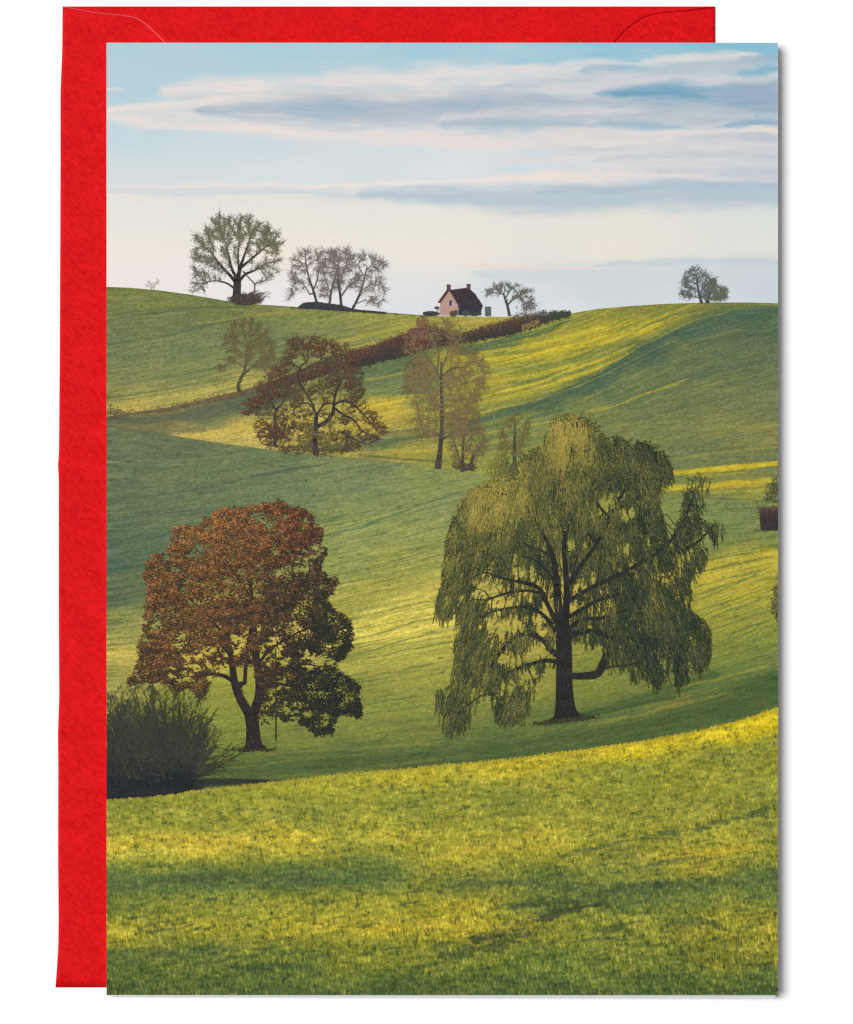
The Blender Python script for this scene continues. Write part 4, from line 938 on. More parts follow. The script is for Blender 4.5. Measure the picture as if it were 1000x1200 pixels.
# wide russet tree in the hollow
P6 = [(287, 478), (290, 468), (300, 464), (304, 450), (316, 444), (318, 430), (326, 424), (334, 412), (334, 400), (352, 394), (372, 395), (390, 397), (396, 404), (408, 404), (420, 412), (424, 430), (426, 448), (428, 470), (440, 482), (450, 494), (455, 503), (444, 508), (440, 522), (424, 518), (416, 530), (400, 532), (330, 528), (308, 522), (300, 506), (304, 494), (292, 490)]
def r6(x, y):   # russet to olive
    g = .15 + .75 * smooth((x - 300) / 70) * smooth((y - 425) / 45) * smooth((440 - x) / 60)
    return g + .25 * fbm(x / 9, y / 7, 5, 2)
light_tree('printed_tree', 'wide spreading russet printed tree with crooked dark limbs in the hollow',
    [([(370.5, 532), (369, 518), (370, 500), (371, 484)], [6.5, 5, 4.4, 3.4]), ([(371, 500), (382, 494), (390, 484), (392, 474), (404, 470), (416, 476), (428, 488), (440, 502)], [4.6, 4.2, 3.6, 2.6, 2.4, 2, 1.5, 1]), ([(392, 478), (402, 486), (414, 492), (424, 504), (438, 514)], [2.6, 2.2, 2, 1.4, .9]), ([(391, 474), (393, 462), (398, 450), (404, 438)], [2.4, 2, 1.4, 1]),
     ([(371, 488), (366, 476), (356, 472), (346, 478)], [2.4, 2, 1.6, 1]), ([(371, 486), (380, 474), (392, 472)], [2.4, 2, 1.8]), ([(322, 522), (322, 500), (323, 482), (330, 474)], [4, 3, 2.4, 1.4]), ([(323, 480), (316, 470), (306, 466)], [1.8, 1.3, .8]), ([(368, 476), (358, 460), (350, 444), (352, 430), (360, 424)], [2, 1.8, 2.2, 1.8, 1]), ([(352, 432), (344, 426), (340, 418)], [1.5, 1, .7]), ([(356, 434), (364, 428), (374, 424)], [1.5, 1, .7]), ([(400, 506), (414, 514), (428, 520)], [2, 2, 1.2])],
    P6, 1200, (54, 50, 54), (88, 74, 62), 91, mid=True, step=2.8, kill=4, reach=24, tip=.55, ntw=2800, twl=6, tww=.32,
    leaves=lambda ink, tips, pos, tr: (
        clumped(ink, np.array([(348, 404, 13), (366, 402, 14), (384, 404, 11), (340, 416, 9), (374, 412, 11), (330, 430, 10), (322, 440, 12), (312, 452, 11), (332, 446, 12), (304, 470, 12), (296, 482, 9), (316, 462, 11), (330, 458, 12), (344, 456, 11), (352, 444, 9), (364, 440, 10), (376, 434, 10), (392, 412, 12), (404, 414, 11), (414, 418, 9), (404, 428, 12), (416, 436, 9), (392, 428, 8), (396, 440, 11), (410, 450, 13), (420, 458, 8), (384, 448, 12), (370, 456, 10), (312, 508, 13), (324, 500, 12), (318, 516, 12), (306, 498, 9), (336, 510, 9), (350, 500, 10), (345, 470, 12), (356, 486, 10), (292, 474, 9), (289, 482, 7), (436, 486, 7), (448, 506, 6), (366, 524, 10), (374, 510, 9), (364, 500, 7), (324, 508, 10), (416, 466, 8), (360, 522, 9), (376, 518, 13), (366, 508, 9), (384, 526, 11), (400, 524, 11), (414, 524, 9), (350, 527, 9), (334, 526, 8), (432, 492, 8), (444, 500, 8), (426, 510, 9), (438, 514, 7), (380, 462, 9), (364, 464, 9), (350, 466, 9), (336, 486, 9), (340, 498, 8), (380, 486, 7), (360, 500, 8), (402, 494, 7), (404, 510, 8), (390, 512, 8), (330, 490, 7), (412, 480, 7)], float), 2.5, 1.75, .5,
            lambda x, y, t, q: ramp(r6(x, y), [(0, (104, 74, 56)), (.4, (88, 68, 55)), (.75, (90, 84, 58)), (1, (112, 104, 64))]) * (1 + .2 * t[:, None] + .2 * q[:, None]), dens=lambda x, y: smooth((.42 + fbm(x / 4.5, y / 3, 12, 2)) / .6), flat=.66, ang=lambda x, y: 0 * x)))

# tall thin tree
P7 = [(470, 408), (480, 396), (494, 384), (510, 378), (526, 377), (540, 386), (546, 400), (560, 410), (574, 426), (580, 434), (566, 440), (566, 456), (556, 452), (560, 470), (552, 488), (556, 504), (540, 512), (528, 516), (508, 516), (490, 514), (482, 502), (486, 480), (478, 462), (472, 450), (480, 432), (486, 420), (474, 414)]
light_tree('printed_tree', 'tall slim tan printed tree standing in front of the hedge',
    [([(513, 548.5), (515, 534), (517, 510), (518, 480), (517, 452), (517, 424)], [7.5, 5.6, 4, 3.4, 2.6, 1.6]), ([(517, 446), (509, 430), (500, 420), (490, 414)], [2, 1.6, 1.2, .8]), ([(518, 440), (530, 432), (544, 430), (556, 424), (566, 436), (567, 452)], [2.2, 1.8, 1.4, 1.2, 1, .7]), ([(519, 514), (530, 508), (542, 498)], [2.2, 1.6, .9]), ([(517, 512), (506, 506), (494, 500)], [1.6, 1.2, .8]), ([(518, 430), (524, 414), (528, 400)], [1.4, 1, .7]), ([(512, 434), (514, 416), (508, 398)], [1.3, 1, .7])],
    P7, 900, (76, 70, 62), (130, 112, 82), 97, mid=True, step=2.8, kill=4.2, reach=26, tip=.55, ntw=2600, twl=9, tww=.27, droop=.55,
    leaves=leaf_dust(1700, 1.25, [(0, (104, 90, 66)), (.5, (140, 120, 78)), (1, (166, 144, 88))], 10, 3.4, 99, lambda x, y: .75 - .5 * smooth((x - 520) / 50) - .0 * y))
light_tree('printed_tree', 'low many stemmed bare printed tree at the foot of the tall slim tree',
    [([(541.5, 552), (542, 536), (543, 520), (545, 500), (546, 486)], [3.6, 2.6, 1.8, 1.2, .7]), ([(541, 550), (536, 530), (530, 514)], [1.8, 1.4, .8]), ([(551, 550), (554, 536), (561, 526), (566, 518)], [3, 2.6, 1.6, .8]), ([(542, 524), (552, 512), (558, 500)], [1.2, 1, .7]), ([(542, 548), (548, 544), (554, 546)], [2, 2, 2])],
    [(526, 520), (524, 500), (530, 484), (540, 472), (552, 474), (562, 486), (568, 504), (572, 524), (564, 540), (552, 544), (540, 540), (532, 548), (530, 536)], 360, (76, 68, 60), (122, 106, 80), 101, step=2.4, kill=3.6, reach=22, tip=.52, ntw=900, twl=6.5, tww=.26,
    leaves=lambda ink, tips, pos, tr: (leaf_dust(400, 1.2, [(0, (112, 98, 62)), (1, (140, 124, 70))], 10, 3, 103)(ink, tips, pos, tr), clumped(ink, np.array([(534, 546, 6), (544, 548, 7), (554, 547, 6)], float), 1.2, 2, .6, lambda x, y, t, q: np.array([[92, 80, 58]]) * (1 + .2 * t[:, None] + .15 * q[:, None]), flat=.7)))
light_tree('printed_tree', 'small bare printed tree with a straight mast-like trunk behind the willow',
    [([(602.5, 548), (603, 530), (603, 510), (603.5, 484)], [4, 3, 2.2, .8]), ([(603, 520), (614, 512), (620, 500), (618, 490)], [1.4, 1.1, .8, .5]), ([(603, 524), (592, 516), (586, 506)], [1.2, .9, .6])],
    [(584, 528), (584, 508), (592, 494), (600, 483), (610, 484), (622, 494), (622, 510), (616, 524), (608, 534), (594, 534)], 200, (76, 72, 62), (120, 112, 72), 107, step=2.4, kill=3.6, reach=22, tip=.5, ntw=450, twl=6, tww=.26,
    leaves=leaf_dust(160, 1.5, [(0, (116, 100, 68)), (1, (140, 124, 76))], 9, 3, 109))
layer(10)
bs = Ink()
clumped(bs, np.array([(576, 548, 8), (586, 540, 9), (592, 550, 9), (580, 556, 7), (598, 556, 8), (606, 548, 7)], float), 2.2, 2, .6, lambda x, y, t, q: ramp((x - 570) / 40 + .2 * q, [(0, (150, 150, 68)), (.5, (112, 110, 66)), (1, (82, 82, 60))]) * (1 + .15 * t[:, None]))
bs.build('printed_bush', card, 'yellow green printed bush between the small bare trees and the willow')

# ---- things at the right-hand edge of the print
layer(7)
eb = Ink()
clumped(eb, np.array([(906, 572, 8), (912, 566, 9), (902, 580, 6), (912, 582, 7), (897, 584, 3)], float), 2.0, 2.2, .65, lambda x, y, t, q: np.array([[84, 90, 64]]) * (1 + .28 * t[:, None] + .25 * q[:, None]), dens=lambda x, y: .8 + 0 * x)
eb.build('printed_bush', card, 'small round olive printed bush above the clipped hedge block at the picture edge')
hk = Ink(); m = 1700
x = rr.uniform(890, 913, m); y = rr.uniform(595, 621, m); ok = x > 889 + (y - 595) * .1 + rr.gamma(1, .8, m)
x, y = x[ok], y[ok]
hk.poly([(893, 620), (891.5, 597), (912, 597), (912, 620)], (64, 54, 54), 0)
hk.leaves(x, y, rr.uniform(1.5, 2.6, len(x)), 1.1, rr.uniform(0, 3, len(x)), ramp((y - 595) / 14 + rr.normal(0, .2, len(x)), [(0, (98, 78, 62)), (.4, (72, 60, 56)), (1, (58, 52, 54))]) + rr.normal(0, 7, (len(x), 1)), .3 + .7 * rr.random(len(x)))
m = 60; x = rr.uniform(886, 912, m); hk.leaves(x, 596 - rr.gamma(1, 1.5, m), 2.2, .7, rr.uniform(0, 3, m), np.array([104, 84, 64]) + rr.normal(0, 10, (m, 1)), .9 + 0 * x)
hk.build('printed_hedge', card, 'clipped block of dark brown printed hedge at the picture edge')
eb = Ink()
clumped(eb, np.array([(912, 690, 7), (911, 702, 8), (912, 714, 8), (909, 708, 5), (913, 724, 6)], float), 1.8, 2.4, .6, lambda x, y, t, q: np.array([[92, 92, 60]]) * (1 + .22 * t[:, None] + .22 * q[:, None]), dens=lambda x, y: .8 + 0 * x)
eb.build('printed_bush', card, 'olive printed bush half cut off by the picture edge below the hedge block')

# ================================================================== copper beech
layer(8)
bt = printed('printed_tree', 'big round printed tree in orange brown autumn leaf on the lower slope')
PO = [(149, 802), (163, 775), (162, 752), (168, 736), (172, 716), (174, 698), (170, 676), (171, 660), (187, 647), (202, 639), (200, 628), (208, 616), (232, 614), (245, 602), (264, 594), (286, 595), (306, 591), (328, 587), (333, 593), (357, 596), (366, 604), (366, 612), (379, 622), (374, 634), (382, 645), (377, 656), (374, 668), (394, 679), (391, 693), (382, 698), (387, 711), (402, 720), (413, 737), (411, 762), (399, 774), (392, 788), (409, 796), (421, 806), (424, 842), (406, 836), (392, 842), (388, 860), (372, 862), (360, 850), (340, 846), (322, 840), (309, 852), (306, 840), (314, 826), (306, 800), (300, 780), (262, 782), (246, 796), (234, 818), (218, 806), (205, 812), (196, 800), (180, 798)]
gaps = [(233, 776, 20, 12), (250, 764, 14, 10), (262, 772, 12, 10), (276, 757, 7, 14), (312, 762, 9, 22), (322, 756, 10, 12), (352, 743, 14, 10), (330, 772, 10, 8), (372, 780, 22, 9), (362, 768, 10, 8), (366, 652, 18, 12), (348, 655, 10, 8), (328, 814, 12, 22), (350, 832, 18, 12), (318, 846, 12, 14), (380, 842, 10, 8), (200, 786, 10, 10), (300, 740, 8, 10), (345, 718, 6, 6), (216, 792, 8, 14), (270, 790, 30, 10), (334, 612, 5, 3)]
def dens_o(x, y):
    g = np.zeros_like(x)
    for cx_, cy_, rx, ry in gaps: g = np.maximum(g, smooth(1.55 - np.hypot((x - cx_) / rx, (y - cy_) / ry)))
    f = .8 * fbm(x / 4.2, y / 3.0, 81, 2) + .5 * fbm(x / 11, y / 7, 82, 2)
    b = .92 - .58 * g - .16 * smooth((y - 690) / 100) - .05 * smooth((x - 310) / 40) + .2 * smooth((x - 325) / 30) * smooth((y - 775) / 20) * smooth((848 - y) / 20)
    return smooth((f + b) / .55)
def shade_o(x, y, t, q):
    lit = .40 - .40 * smooth((x - 232) / 170) - .26 * smooth((y - 640) / 200) - .10 * smooth((x - 290) / 90) * smooth((y - 640) / 130) + .17 * smooth((668 - y) / 60)
    s = lit + .28 * t + .30 * q + .42 * fbm(x / 6.5, y / 4, 83, 3)
    c = ramp(s, [(-.5, (40, 39, 39)), (-.1, (54, 49, 43)), (.10, (68, 56, 45)), (.32, (90, 66, 46)), (.56, (122, 83, 52)), (.85, (172, 116, 62)), (1.2, (204, 146, 86))])
    g = smooth((x - 280) / 110) * smooth((y - 630) / 150)
    c = c * (1 - g[:, None] * np.array([.16, .0, .02]))
    red = smooth((x - 300) / 40) * smooth((690 - y) / 60)
    return c + red[:, None] * np.array([3, -4, 0])
limbs_o = [([(298, 878.5), (297.5, 875), (297, 868), (296, 850), (294, 832)], [29, 22, 17.5, 15, 17]), ([(290, 834), (281, 818), (275, 800), (272, 778), (268, 755), (262, 735), (256, 715)], [10, 9.5, 8.5, 7, 5.5, 4, 2.6]), ([(298, 834), (304, 816), (304, 796), (300, 770), (298, 742), (296, 716), (294, 690), (292, 660)], [11, 11, 9.5, 8.5, 7, 5.5, 4, 2.4]),
    ([(287, 800), (288, 780), (290, 760), (294, 735)], [4, 4, 3.6, 3]), ([(276, 800), (262, 792), (246, 790), (236, 794)], [5, 4.4, 3.4, 2]), ([(270, 768), (254, 752), (236, 748), (216, 752)], [3.4, 3, 2.2, 1.4]), ([(301, 780), (314, 764), (330, 752), (352, 740), (372, 734)], [3.4, 3, 2.4, 1.8, 1.2]), ([(303, 800), (316, 796), (332, 786), (352, 778), (380, 782)], [3.2, 2.8, 2.4, 1.8, 1.2]), ([(350, 740), (362, 752), (374, 766)], [1.8, 1.5, 1]),
    ([(305, 806), (320, 800), (340, 804), (366, 808), (396, 812)], [3, 2.6, 2.2, 1.6, 1]), ([(310, 836), (320, 826), (330, 816), (344, 812)], [1.4, 1.6, 1.6, 1]), ([(296, 730), (310, 712), (330, 698), (350, 688)], [3, 2.4, 1.8, 1.2]), ([(266, 748), (244, 722), (224, 704)], [3, 2.2, 1.4]), ([(294, 700), (278, 676), (262, 656)], [2.6, 2, 1.2])]
tro = grow_tree(limbs_o, scatter(PO, 520, 111), 4, 40, 7, (0, -.12), .6, seed=111, wmax=3)
tk = Ink(); ink_branches(tk, tro, (48, 42, 42), .5, 4, thin=(58, 46, 40), seed=112)
ptx = scatter([(288, 876), (289, 845), (287, 832), (280, 815), (276, 802), (282, 800), (290, 822), (295, 830), (299, 820), (301, 796), (308, 800), (308, 820), (303, 840), (304, 876)], 420, 113)
tk.leaves(ptx[:, 0], ptx[:, 1], rr.uniform(2, 5, 420), .9, np.pi / 2 + rr.normal(0, .25, 420), np.array([54, 46, 44]) + rr.normal(0, 11, (420, 1)), .8 + .2 * rr.random(420))
n = 200; x = 299 + rr.normal(0, 12, n); tk.leaves(x, 878.6 + rr.normal(0, 1.0, n), 2.6, 1.0, rr.normal(0, .4, n), np.array([58, 58, 44]) + rr.normal(0, 10, (n, 1)), .9 + 0 * x)
tk.build('trunk', bt)
cr = Ink()
cp = scatter(PO, 700, 115)
edge = np.array(PO, float)
ee = []
for k in range(len(edge)):
    a_, b_ = edge[k], edge[(k + 1) % len(edge)]
    for f_ in np.arange(0, 1, 6.0 / max(6, np.hypot(*(b_ - a_)))): ee.append(a_ + (b_ - a_) * f_)
ee = np.array(ee)
ctr_o = np.array([290, 720.])
def edge_in(p, d):
    v = ctr_o - p; return p + v / np.hypot(v[:, 0], v[:, 1])[:, None] * d
ei = edge_in(ee, rr.uniform(2, 7, len(ee))[:, None])
dist_e = np.min(np.hypot(cp[:, None, 0] - ee[None, :, 0], cp[:, None, 1] - ee[None, :, 1]), 1)
cl_o = np.vstack([np.c_[cp, np.minimum(rr.uniform(6, 12, len(cp)), dist_e + 2.5)], np.c_[ei, rr.uniform(3.0, 6.5, len(ei))]])
clumped(cr, cl_o, 1.35, 2.2, .52, shade_o, dens_o, flat=.8, rnd=np.random.default_rng(117), top=.6, ang=lambda x, y: .35 * np.sign(x - 290) + 0 * x)
cr.build('crown', bt, None, 2)
# stake by the trunk
sk = Ink(); sk.line([(323, 812), (323.2, 840), (323, 868)], 1.5, (62, 64, 56), .5, 3); sk.line([(323, 812), (323, 760)], 1.0, (66, 62, 52), .5, 1)
sk.line([(323, 838), (329, 826), (333, 820)], .9, (66, 66, 54), .5, 3)
sk.build('printed_post', card, 'thin printed stake standing beside the orange tree trunk')

# ================================================================== willow
wt = printed('printed_tree', 'huge weeping willow printed in yellow green on the lower slope')
PW = [(640, 501), (650, 487), (671, 481), (696, 486), (703, 492), (701, 505), (717, 510), (728, 508), (741, 514), (766, 518), (778, 526), (786, 538), (789, 556), (782, 572), (776, 600), (784, 634), (792, 612), (799, 592), (802, 578), (808, 568), (814, 570), (820, 576), (824, 590), (819, 606), (830, 612), (842, 606), (840, 626), (834, 638), (828, 646), (823, 664), (808, 664), (811, 690), (811, 712), (824, 722), (832, 734), (831, 765), (822, 786), (812, 770), (797, 802), (780, 790), (766, 800), (758, 780), (745, 803), (738, 780), (724, 772), (710, 780), (704, 760), (690, 752), (676, 752), (668, 745), (650, 752), (652, 776), (640, 770), (632, 800), (612, 838), (600, 846), (584, 842), (577, 815), (572, 800), (560, 822), (545, 850), (532, 856), (521, 852), (516, 815), (530, 797), (533, 760), (531, 720), (517, 722), (512, 692), (516, 676), (522, 650), (522, 625), (528, 608), (538, 585), (548, 574), (570, 561), (590, 556), (605, 550), (608, 530), (618, 524), (636, 521)]
limbs_w = [([(664, 843), (663.5, 839), (662.5, 832), (661.5, 815), (661, 795), (661, 770), (660, 738)], [42, 31, 24, 20, 18.5, 18, 18]),
    ([(668, 792), (684, 792), (700, 789), (707, 776), (712, 762), (714, 748)], [7, 8.5, 9, 8, 6, 4]), ([(700, 789), (712, 782), (730, 780), (748, 776)], [3, 2.4, 1.8, 1.2]), ([(665, 748), (680, 740), (698, 740), (716, 748), (732, 756)], [7, 6, 4.6, 3.4, 2]), ([(664, 738), (684, 726), (706, 724), (730, 716), (752, 718)], [5, 4.4, 3.4, 2.6, 1.6]),
    ([(655, 768), (646, 762), (638, 752), (624, 744), (606, 746), (590, 760), (576, 780), (566, 800)], [8, 6.5, 5.4, 4.8, 4.2, 3.4, 2.4, 1.4]), ([(655, 776), (640, 774), (622, 778), (600, 786), (582, 796), (574, 812)], [5, 4.4, 3.6, 3, 2.4, 1.4]), ([(656, 764), (650, 778), (648, 784)], [3, 2, 1.2]), ([(654, 744), (640, 724), (622, 712), (600, 712), (576, 716)], [5, 4.2, 3.4, 2.6, 1.6]),
    ([(652, 730), (640, 705), (632, 690), (618, 684), (600, 680), (578, 675)], [5, 4.8, 4.6, 4, 3, 1.8]), ([(640, 700), (630, 694), (612, 692), (590, 696), (574, 702)], [3.6, 3.2, 2.8, 2.2, 1.4]),
    ([(657, 738), (654, 706), (652, 680), (648, 652), (638, 628), (626, 606)], [11, 8.5, 7, 5.5, 4, 2.4]), ([(662, 736), (664, 700), (663, 668), (661, 640), (666, 612), (672, 588), (672, 560), (668, 530)], [9, 7, 6, 5, 5, 4.6, 3.4, 1.8]), ([(670, 592), (660, 574), (656, 556), (660, 540)], [3, 3, 2.4, 1.4]), ([(664, 690), (680, 664), (700, 636), (716, 604), (728, 580), (744, 560)], [5.5, 5, 4.4, 3.8, 3, 1.6]), ([(714, 606), (700, 590), (692, 570)], [2.6, 2.2, 1.4]),
    ([(722, 596), (740, 590), (754, 574)], [2.6, 2, 1.2]), ([(664, 706), (690, 690), (720, 676), (750, 660), (780, 640), (800, 612), (812, 584)], [5, 4.6, 4, 3.4, 3.4, 3, 1.6]), ([(770, 648), (796, 644), (816, 636), (836, 616)], [2.6, 2.6, 2.2, 1.4]), ([(668, 722), (700, 704), (736, 694), (766, 690), (776, 676)], [4.6, 4, 3.4, 2.4, 1.4]),
    ([(756, 718), (780, 724), (800, 742), (816, 766), (821, 784)], [2, 2.2, 2, 1.8, 1.2]), ([(650, 656), (636, 646), (620, 640), (606, 632)], [2.6, 2.2, 1.8, 1.2]), ([(652, 684), (640, 668), (626, 656), (610, 652)], [3, 2.6, 2, 1.2]), ([(672, 610), (690, 626), (700, 640)], [2, 2, 1.6]), ([(576, 782), (572, 796), (575, 812)], [1.8, 2.4, 1])]
trw = grow_tree(limbs_w, scatter(PW, 1100, 131), 4, 44, 6, (0, -.06), .8, seed=131, wmax=3)
tk = Ink(); ink_branches(tk, trw, (44, 44, 42), .5, 4, thin=(52, 55, 47), seed=132)
ptx = scatter([(653, 840), (653, 770), (652, 742), (668, 742), (670, 800), (674, 840)], 620, 133)
tk.leaves(ptx[:, 0], ptx[:, 1], rr.uniform(2, 6, 620), 1.0, np.pi / 2 + rr.normal(0, .25, 620), np.array([46, 44, 42]) + rr.normal(0, 8, (620, 1)), .8 + .2 * rr.random(620))
n = 420; x = 664 + rr.normal(0, 17, n); tk.leaves(x, 843.5 - .12 * (x - 664) + rr.normal(0, 1.3, n), 3, 1.1, rr.normal(-.12, .4, n), np.array([64, 62, 46]) + rr.normal(0, 11, (n, 1)), .9 + 0 * x)
WTRUNK = tk
wgaps = [(640, 600, 0, 0), (656, 552, 5, 5), (716, 580, 16, 8), (732, 600, 14, 8), (706, 596, 8, 8), (778, 580, 8, 14), (674, 708, 10, 8), (690, 768, 16, 12), (680, 760, 12, 10), (672, 780, 10, 8), (580, 690, 16, 8), (588, 706, 18, 6), (590, 730, 20, 8), (572, 728, 10, 8), (630, 760, 14, 10), (612, 766, 18, 10), (596, 770, 12, 10), (620, 790, 12, 6), (640, 800, 16, 14), (560, 836, 8, 10), (558, 812, 10, 12), (800, 650, 12, 12), (822, 630, 10, 10), (804, 700, 6, 10), (780, 676, 10, 8), (600, 800, 14, 8), (740, 660, 8, 5), (640, 738, 8, 6), (736, 786, 12, 8), (778, 776, 10, 8), (812, 740, 6, 8), (734, 640, 12, 8), (610, 668, 10, 5), (808, 600, 4, 10), (535, 730, 4, 12), (700, 760, 10, 8)]
def gap_w(x, y):
    g = np.zeros_like(x)
    for cx_, cy_, rx, ry in wgaps:
        if rx: g = np.maximum(g, smooth(1.5 - np.hypot((x - cx_) / rx, (y - cy_) / ry)))
    return g
def dens_w(x, y):
    f = .75 * fbm(x / 2.6, y / 9, 85, 2) + .55 * fbm(x / 9, y / 16, 86, 2)
    core = smooth(1.5 - np.hypot((x - 628) / 90, (y - 700) / 70))
    return smooth((.54 - .62 * gap_w(x, y) - .22 * core + f) / .60)
def lit_w(x, y):
    L = .24 * smooth((640 - y) / 130) * smooth((760 - x) / 150) + .205
    L = L + .30 * smooth((1 - np.hypot((x - 565) / 78, (y - 592) / 60)) * 1.3) + .26 * smooth((1 - np.hypot((x - 668) / 44, (y - 515) / 50)) * 1.6) + .10 * smooth((1 - np.hypot((x - 545) / 50, (y - 740) / 120)) * 1.6)
    L = L - .15 * smooth((x - 670) / 120) - .07 * smooth((y - 640) / 80)
    return L + .11 + .16 * fbm(x / 14, y / 15, 90, 3)
WR = [(-.3, (32, 42, 44)), (0, (48, 56, 46)), (.18, (66, 74, 52)), (.36, (92, 96, 58)), (.6, (134, 126, 64)), (.85, (168, 150, 70)), (1.2, (192, 170, 86))]
cr = Ink()
r = np.random.default_rng(141)
# strands: anchor points, gathered in tresses that hang together; some hang behind the limbs, some in front
nt_ = 2600
tp = scatter(PW, nt_, 142)
tp[:, 1] -= 6
front = r.random(nt_) < np.clip(.17 + .5 * smooth((np.hypot((tp[:, 0] - 655) / 120, (tp[:, 1] - 700) / 110) - .6) / .5) - .2 * smooth((tp[:, 1] - 560) / 60) * smooth((720 - tp[:, 1]) / 60), 0, 1)
tone = r.normal(0, .09, nt_) + .38 * fbm(tp[:, 0] / 13, tp[:, 1] / 16, 87, 3) - .10 * (~front)
tz = np.where(front, .62 + .38 * r.random(nt_), .48 * r.random(nt_))
per = 8
kk = np.repeat(np.arange(nt_), per); m = len(kk)
xs = tp[kk, 0] + r.normal(0, 4.0, m); ys = tp[kk, 1] + r.normal(0, 6, m)
Lh = r.uniform(10, 32, m) * (1 + .6 * smooth((ys - 640) / 120) * smooth(np.abs(xs - 665) / 120))
segs = 7
lean = (xs - 665) * .0009 + r.normal(0, .06, m); sway = r.normal(0, .7, m); ph = r.uniform(0, 6, m)
edgew = r.normal(0, 2.5, m); edgew2 = 16 * r.random(m) ** 2
prev = np.stack([xs, ys], -1)
alive = inside(PW, xs, ys) & (r.random(m) < dens_w(xs, ys))
for s_ in range(segs):
    f_ = (s_ + 1) / segs
    nx_ = xs + lean * Lh * f_ * (1.6 - f_) * 3 + sway * np.sin(ph + f_ * 3); ny_ = ys + Lh * f_
    cur = np.stack([nx_, ny_], -1)
    alive &= inside(PW, nx_ + edgew, ny_ - 3 - edgew2) & (r.random(m) < .5 + .6 * dens_w(nx_, ny_))
    a_ = alive
    L_ = lit_w(prev[a_, 0], prev[a_, 1]) + tone[kk[a_]] + r.normal(0, .13, a_.sum()) + .10 * (0.5 - f_)
    wv = r.uniform(.5, 1.05, a_.sum()) * (1.15 - .6 * f_)
    cr.segs(prev[a_], cur[a_], wv, wv * .9, ramp(L_, WR), tz[kk[a_]])
    b_ = np.nonzero(a_)[0]; b_ = b_[r.random(len(b_)) < .8]
    c_ = ramp(lit_w(cur[b_, 0], cur[b_, 1]) + tone[kk[b_]] + r.normal(.05, .20, len(b_)), WR)
    cr.leaves((cur[b_, 0] + prev[b_, 0]) / 2 + r.normal(0, 1.2, len(b_)), (cur[b_, 1] + prev[b_, 1]) / 2, r.uniform(1.4, 3.0, len(b_)), .75, np.pi / 2 + r.normal(0, .55, len(b_)), c_, np.clip(tz[kk[b_]] + .02, 0, 1))
    prev = cur
# upper billows: small leaf marks
ub = scatter([(p[0], p[1]) for p in PW if p[1] < 640] + [(640, 640)], 420, 145)
clumped(cr, np.c_[ub, r.uniform(4, 9, len(ub))], .42, 2.4, .42, lambda x, y, t, q: ramp(lit_w(x, y) + .20 * t + .20 * q + .36 * fbm(x / 13, y / 16, 87, 3), WR), lambda x, y: dens_w(x, y) * inside(PW, x, y), ang=lambda x, y: np.pi / 2 + 0 * x, rnd=r)
# ragged upright shoots on the outer right bough and wisps below the rim
for k in range(46):
    x0 = r.normal(812, 7); y0 = r.uniform(566, 600)
    cr.line([(x0, y0), (x0 + r.normal(0, 2), y0 - r.uniform(3, 8)), (x0 + r.normal(0, 4), y0 - r.uniform(7, 17))], .6, np.array((70, 80, 56)) + r.normal(0, 10), .5, 2)
for (xa, ya, L0) in ((518, 716, 20), (524, 850, 18), (544, 846, 16), (590, 838, 14), (612, 830, 12), (765, 796, 14), (745, 798, 12), (796, 800, 10), (808, 664, 26), (820, 655, 14), (838, 625, 12), (516, 820, 20), (602, 838, 14), (820, 786, 8), (775, 790, 12), (730, 780, 14)):
    for k in range(14):
        x0 = xa + r.normal(0, 4); y0 = ya - r.uniform(4, 14)
        cr.line([(x0, y0), (x0 + r.normal(0, 1), y0 + L0 * .5), (x0 + r.normal(0, 1.6), y0 + L0 * r.uniform(.7, 1.3))], .8, ramp(np.array([lit_w(np.array([x0]), np.array([y0]))[0] + .05]), WR)[0] + r.normal(0, 8), .5, 2)
cr.build('crown', wt, None, 5, at=12)
WTRUNK.build('trunk', wt, None, 1, at=12 + 2.55)

# ================================================================== thicket in the lower left corner
layer(13)
tb = printed('printed_bush', 'dark leafless thicket of long thin stems in the lower corner of the picture')
fo = Ink()
PB = [(125, 936), (125, 806), (140, 802), (170, 800), (205, 806), (222, 816), (236, 838), (244, 866), (240, 890), (226, 912), (215, 928), (160, 934)]
q = scatter(PB, 15000, 151)
dk_ = (q[:, 1] - 800) / 130; ex = smooth((q[:, 0] - 168) / 70)
keep = rr.random(len(q)) < np.clip(.95 - .80 * ex * smooth((925 - q[:, 1]) / 40) + .8 * fbm(q[:, 0] / 9, q[:, 1] / 9, 88, 3) - .95 * smooth((868 - q[:, 1]) / 75), .02, 1)
q = q[keep]; dk_ = dk_[keep]
c = ramp(dk_ + rr.normal(0, .17, len(q)), [(0, (92, 94, 68)), (.2, (74, 76, 60)), (.42, (56, 58, 52)), (.65, (46, 48, 49)), (1.0, (36, 38, 45))])
ang = np.arctan2(q[:, 1] - 960, q[:, 0] - 175)
fo.leaves(q[:, 0], q[:, 1], rr.uniform(2, 7, len(q)), rr.uniform(.45, .95, len(q)), ang + rr.normal(0, .5, len(q)), np.clip(c, 20, 150), .1 + .8 * rr.random(len(q)))
PD = [(125, 935), (125, 888), (140, 900), (170, 906), (200, 904), (216, 912), (226, 922), (208, 929), (160, 933)]
q = scatter(PD, 2200, 155)
fo.leaves(q[:, 0], q[:, 1], rr.uniform(3, 8, len(q)), 1.2, rr.normal(-1.2, .8, len(q)), np.array([42, 46, 50]) + rr.normal(0, 6, (len(q), 1)), .5 + .4 * rr.random(len(q)))
fo.build('twigs', tb)
sm = Ink(); r = np.random.default_rng(153)
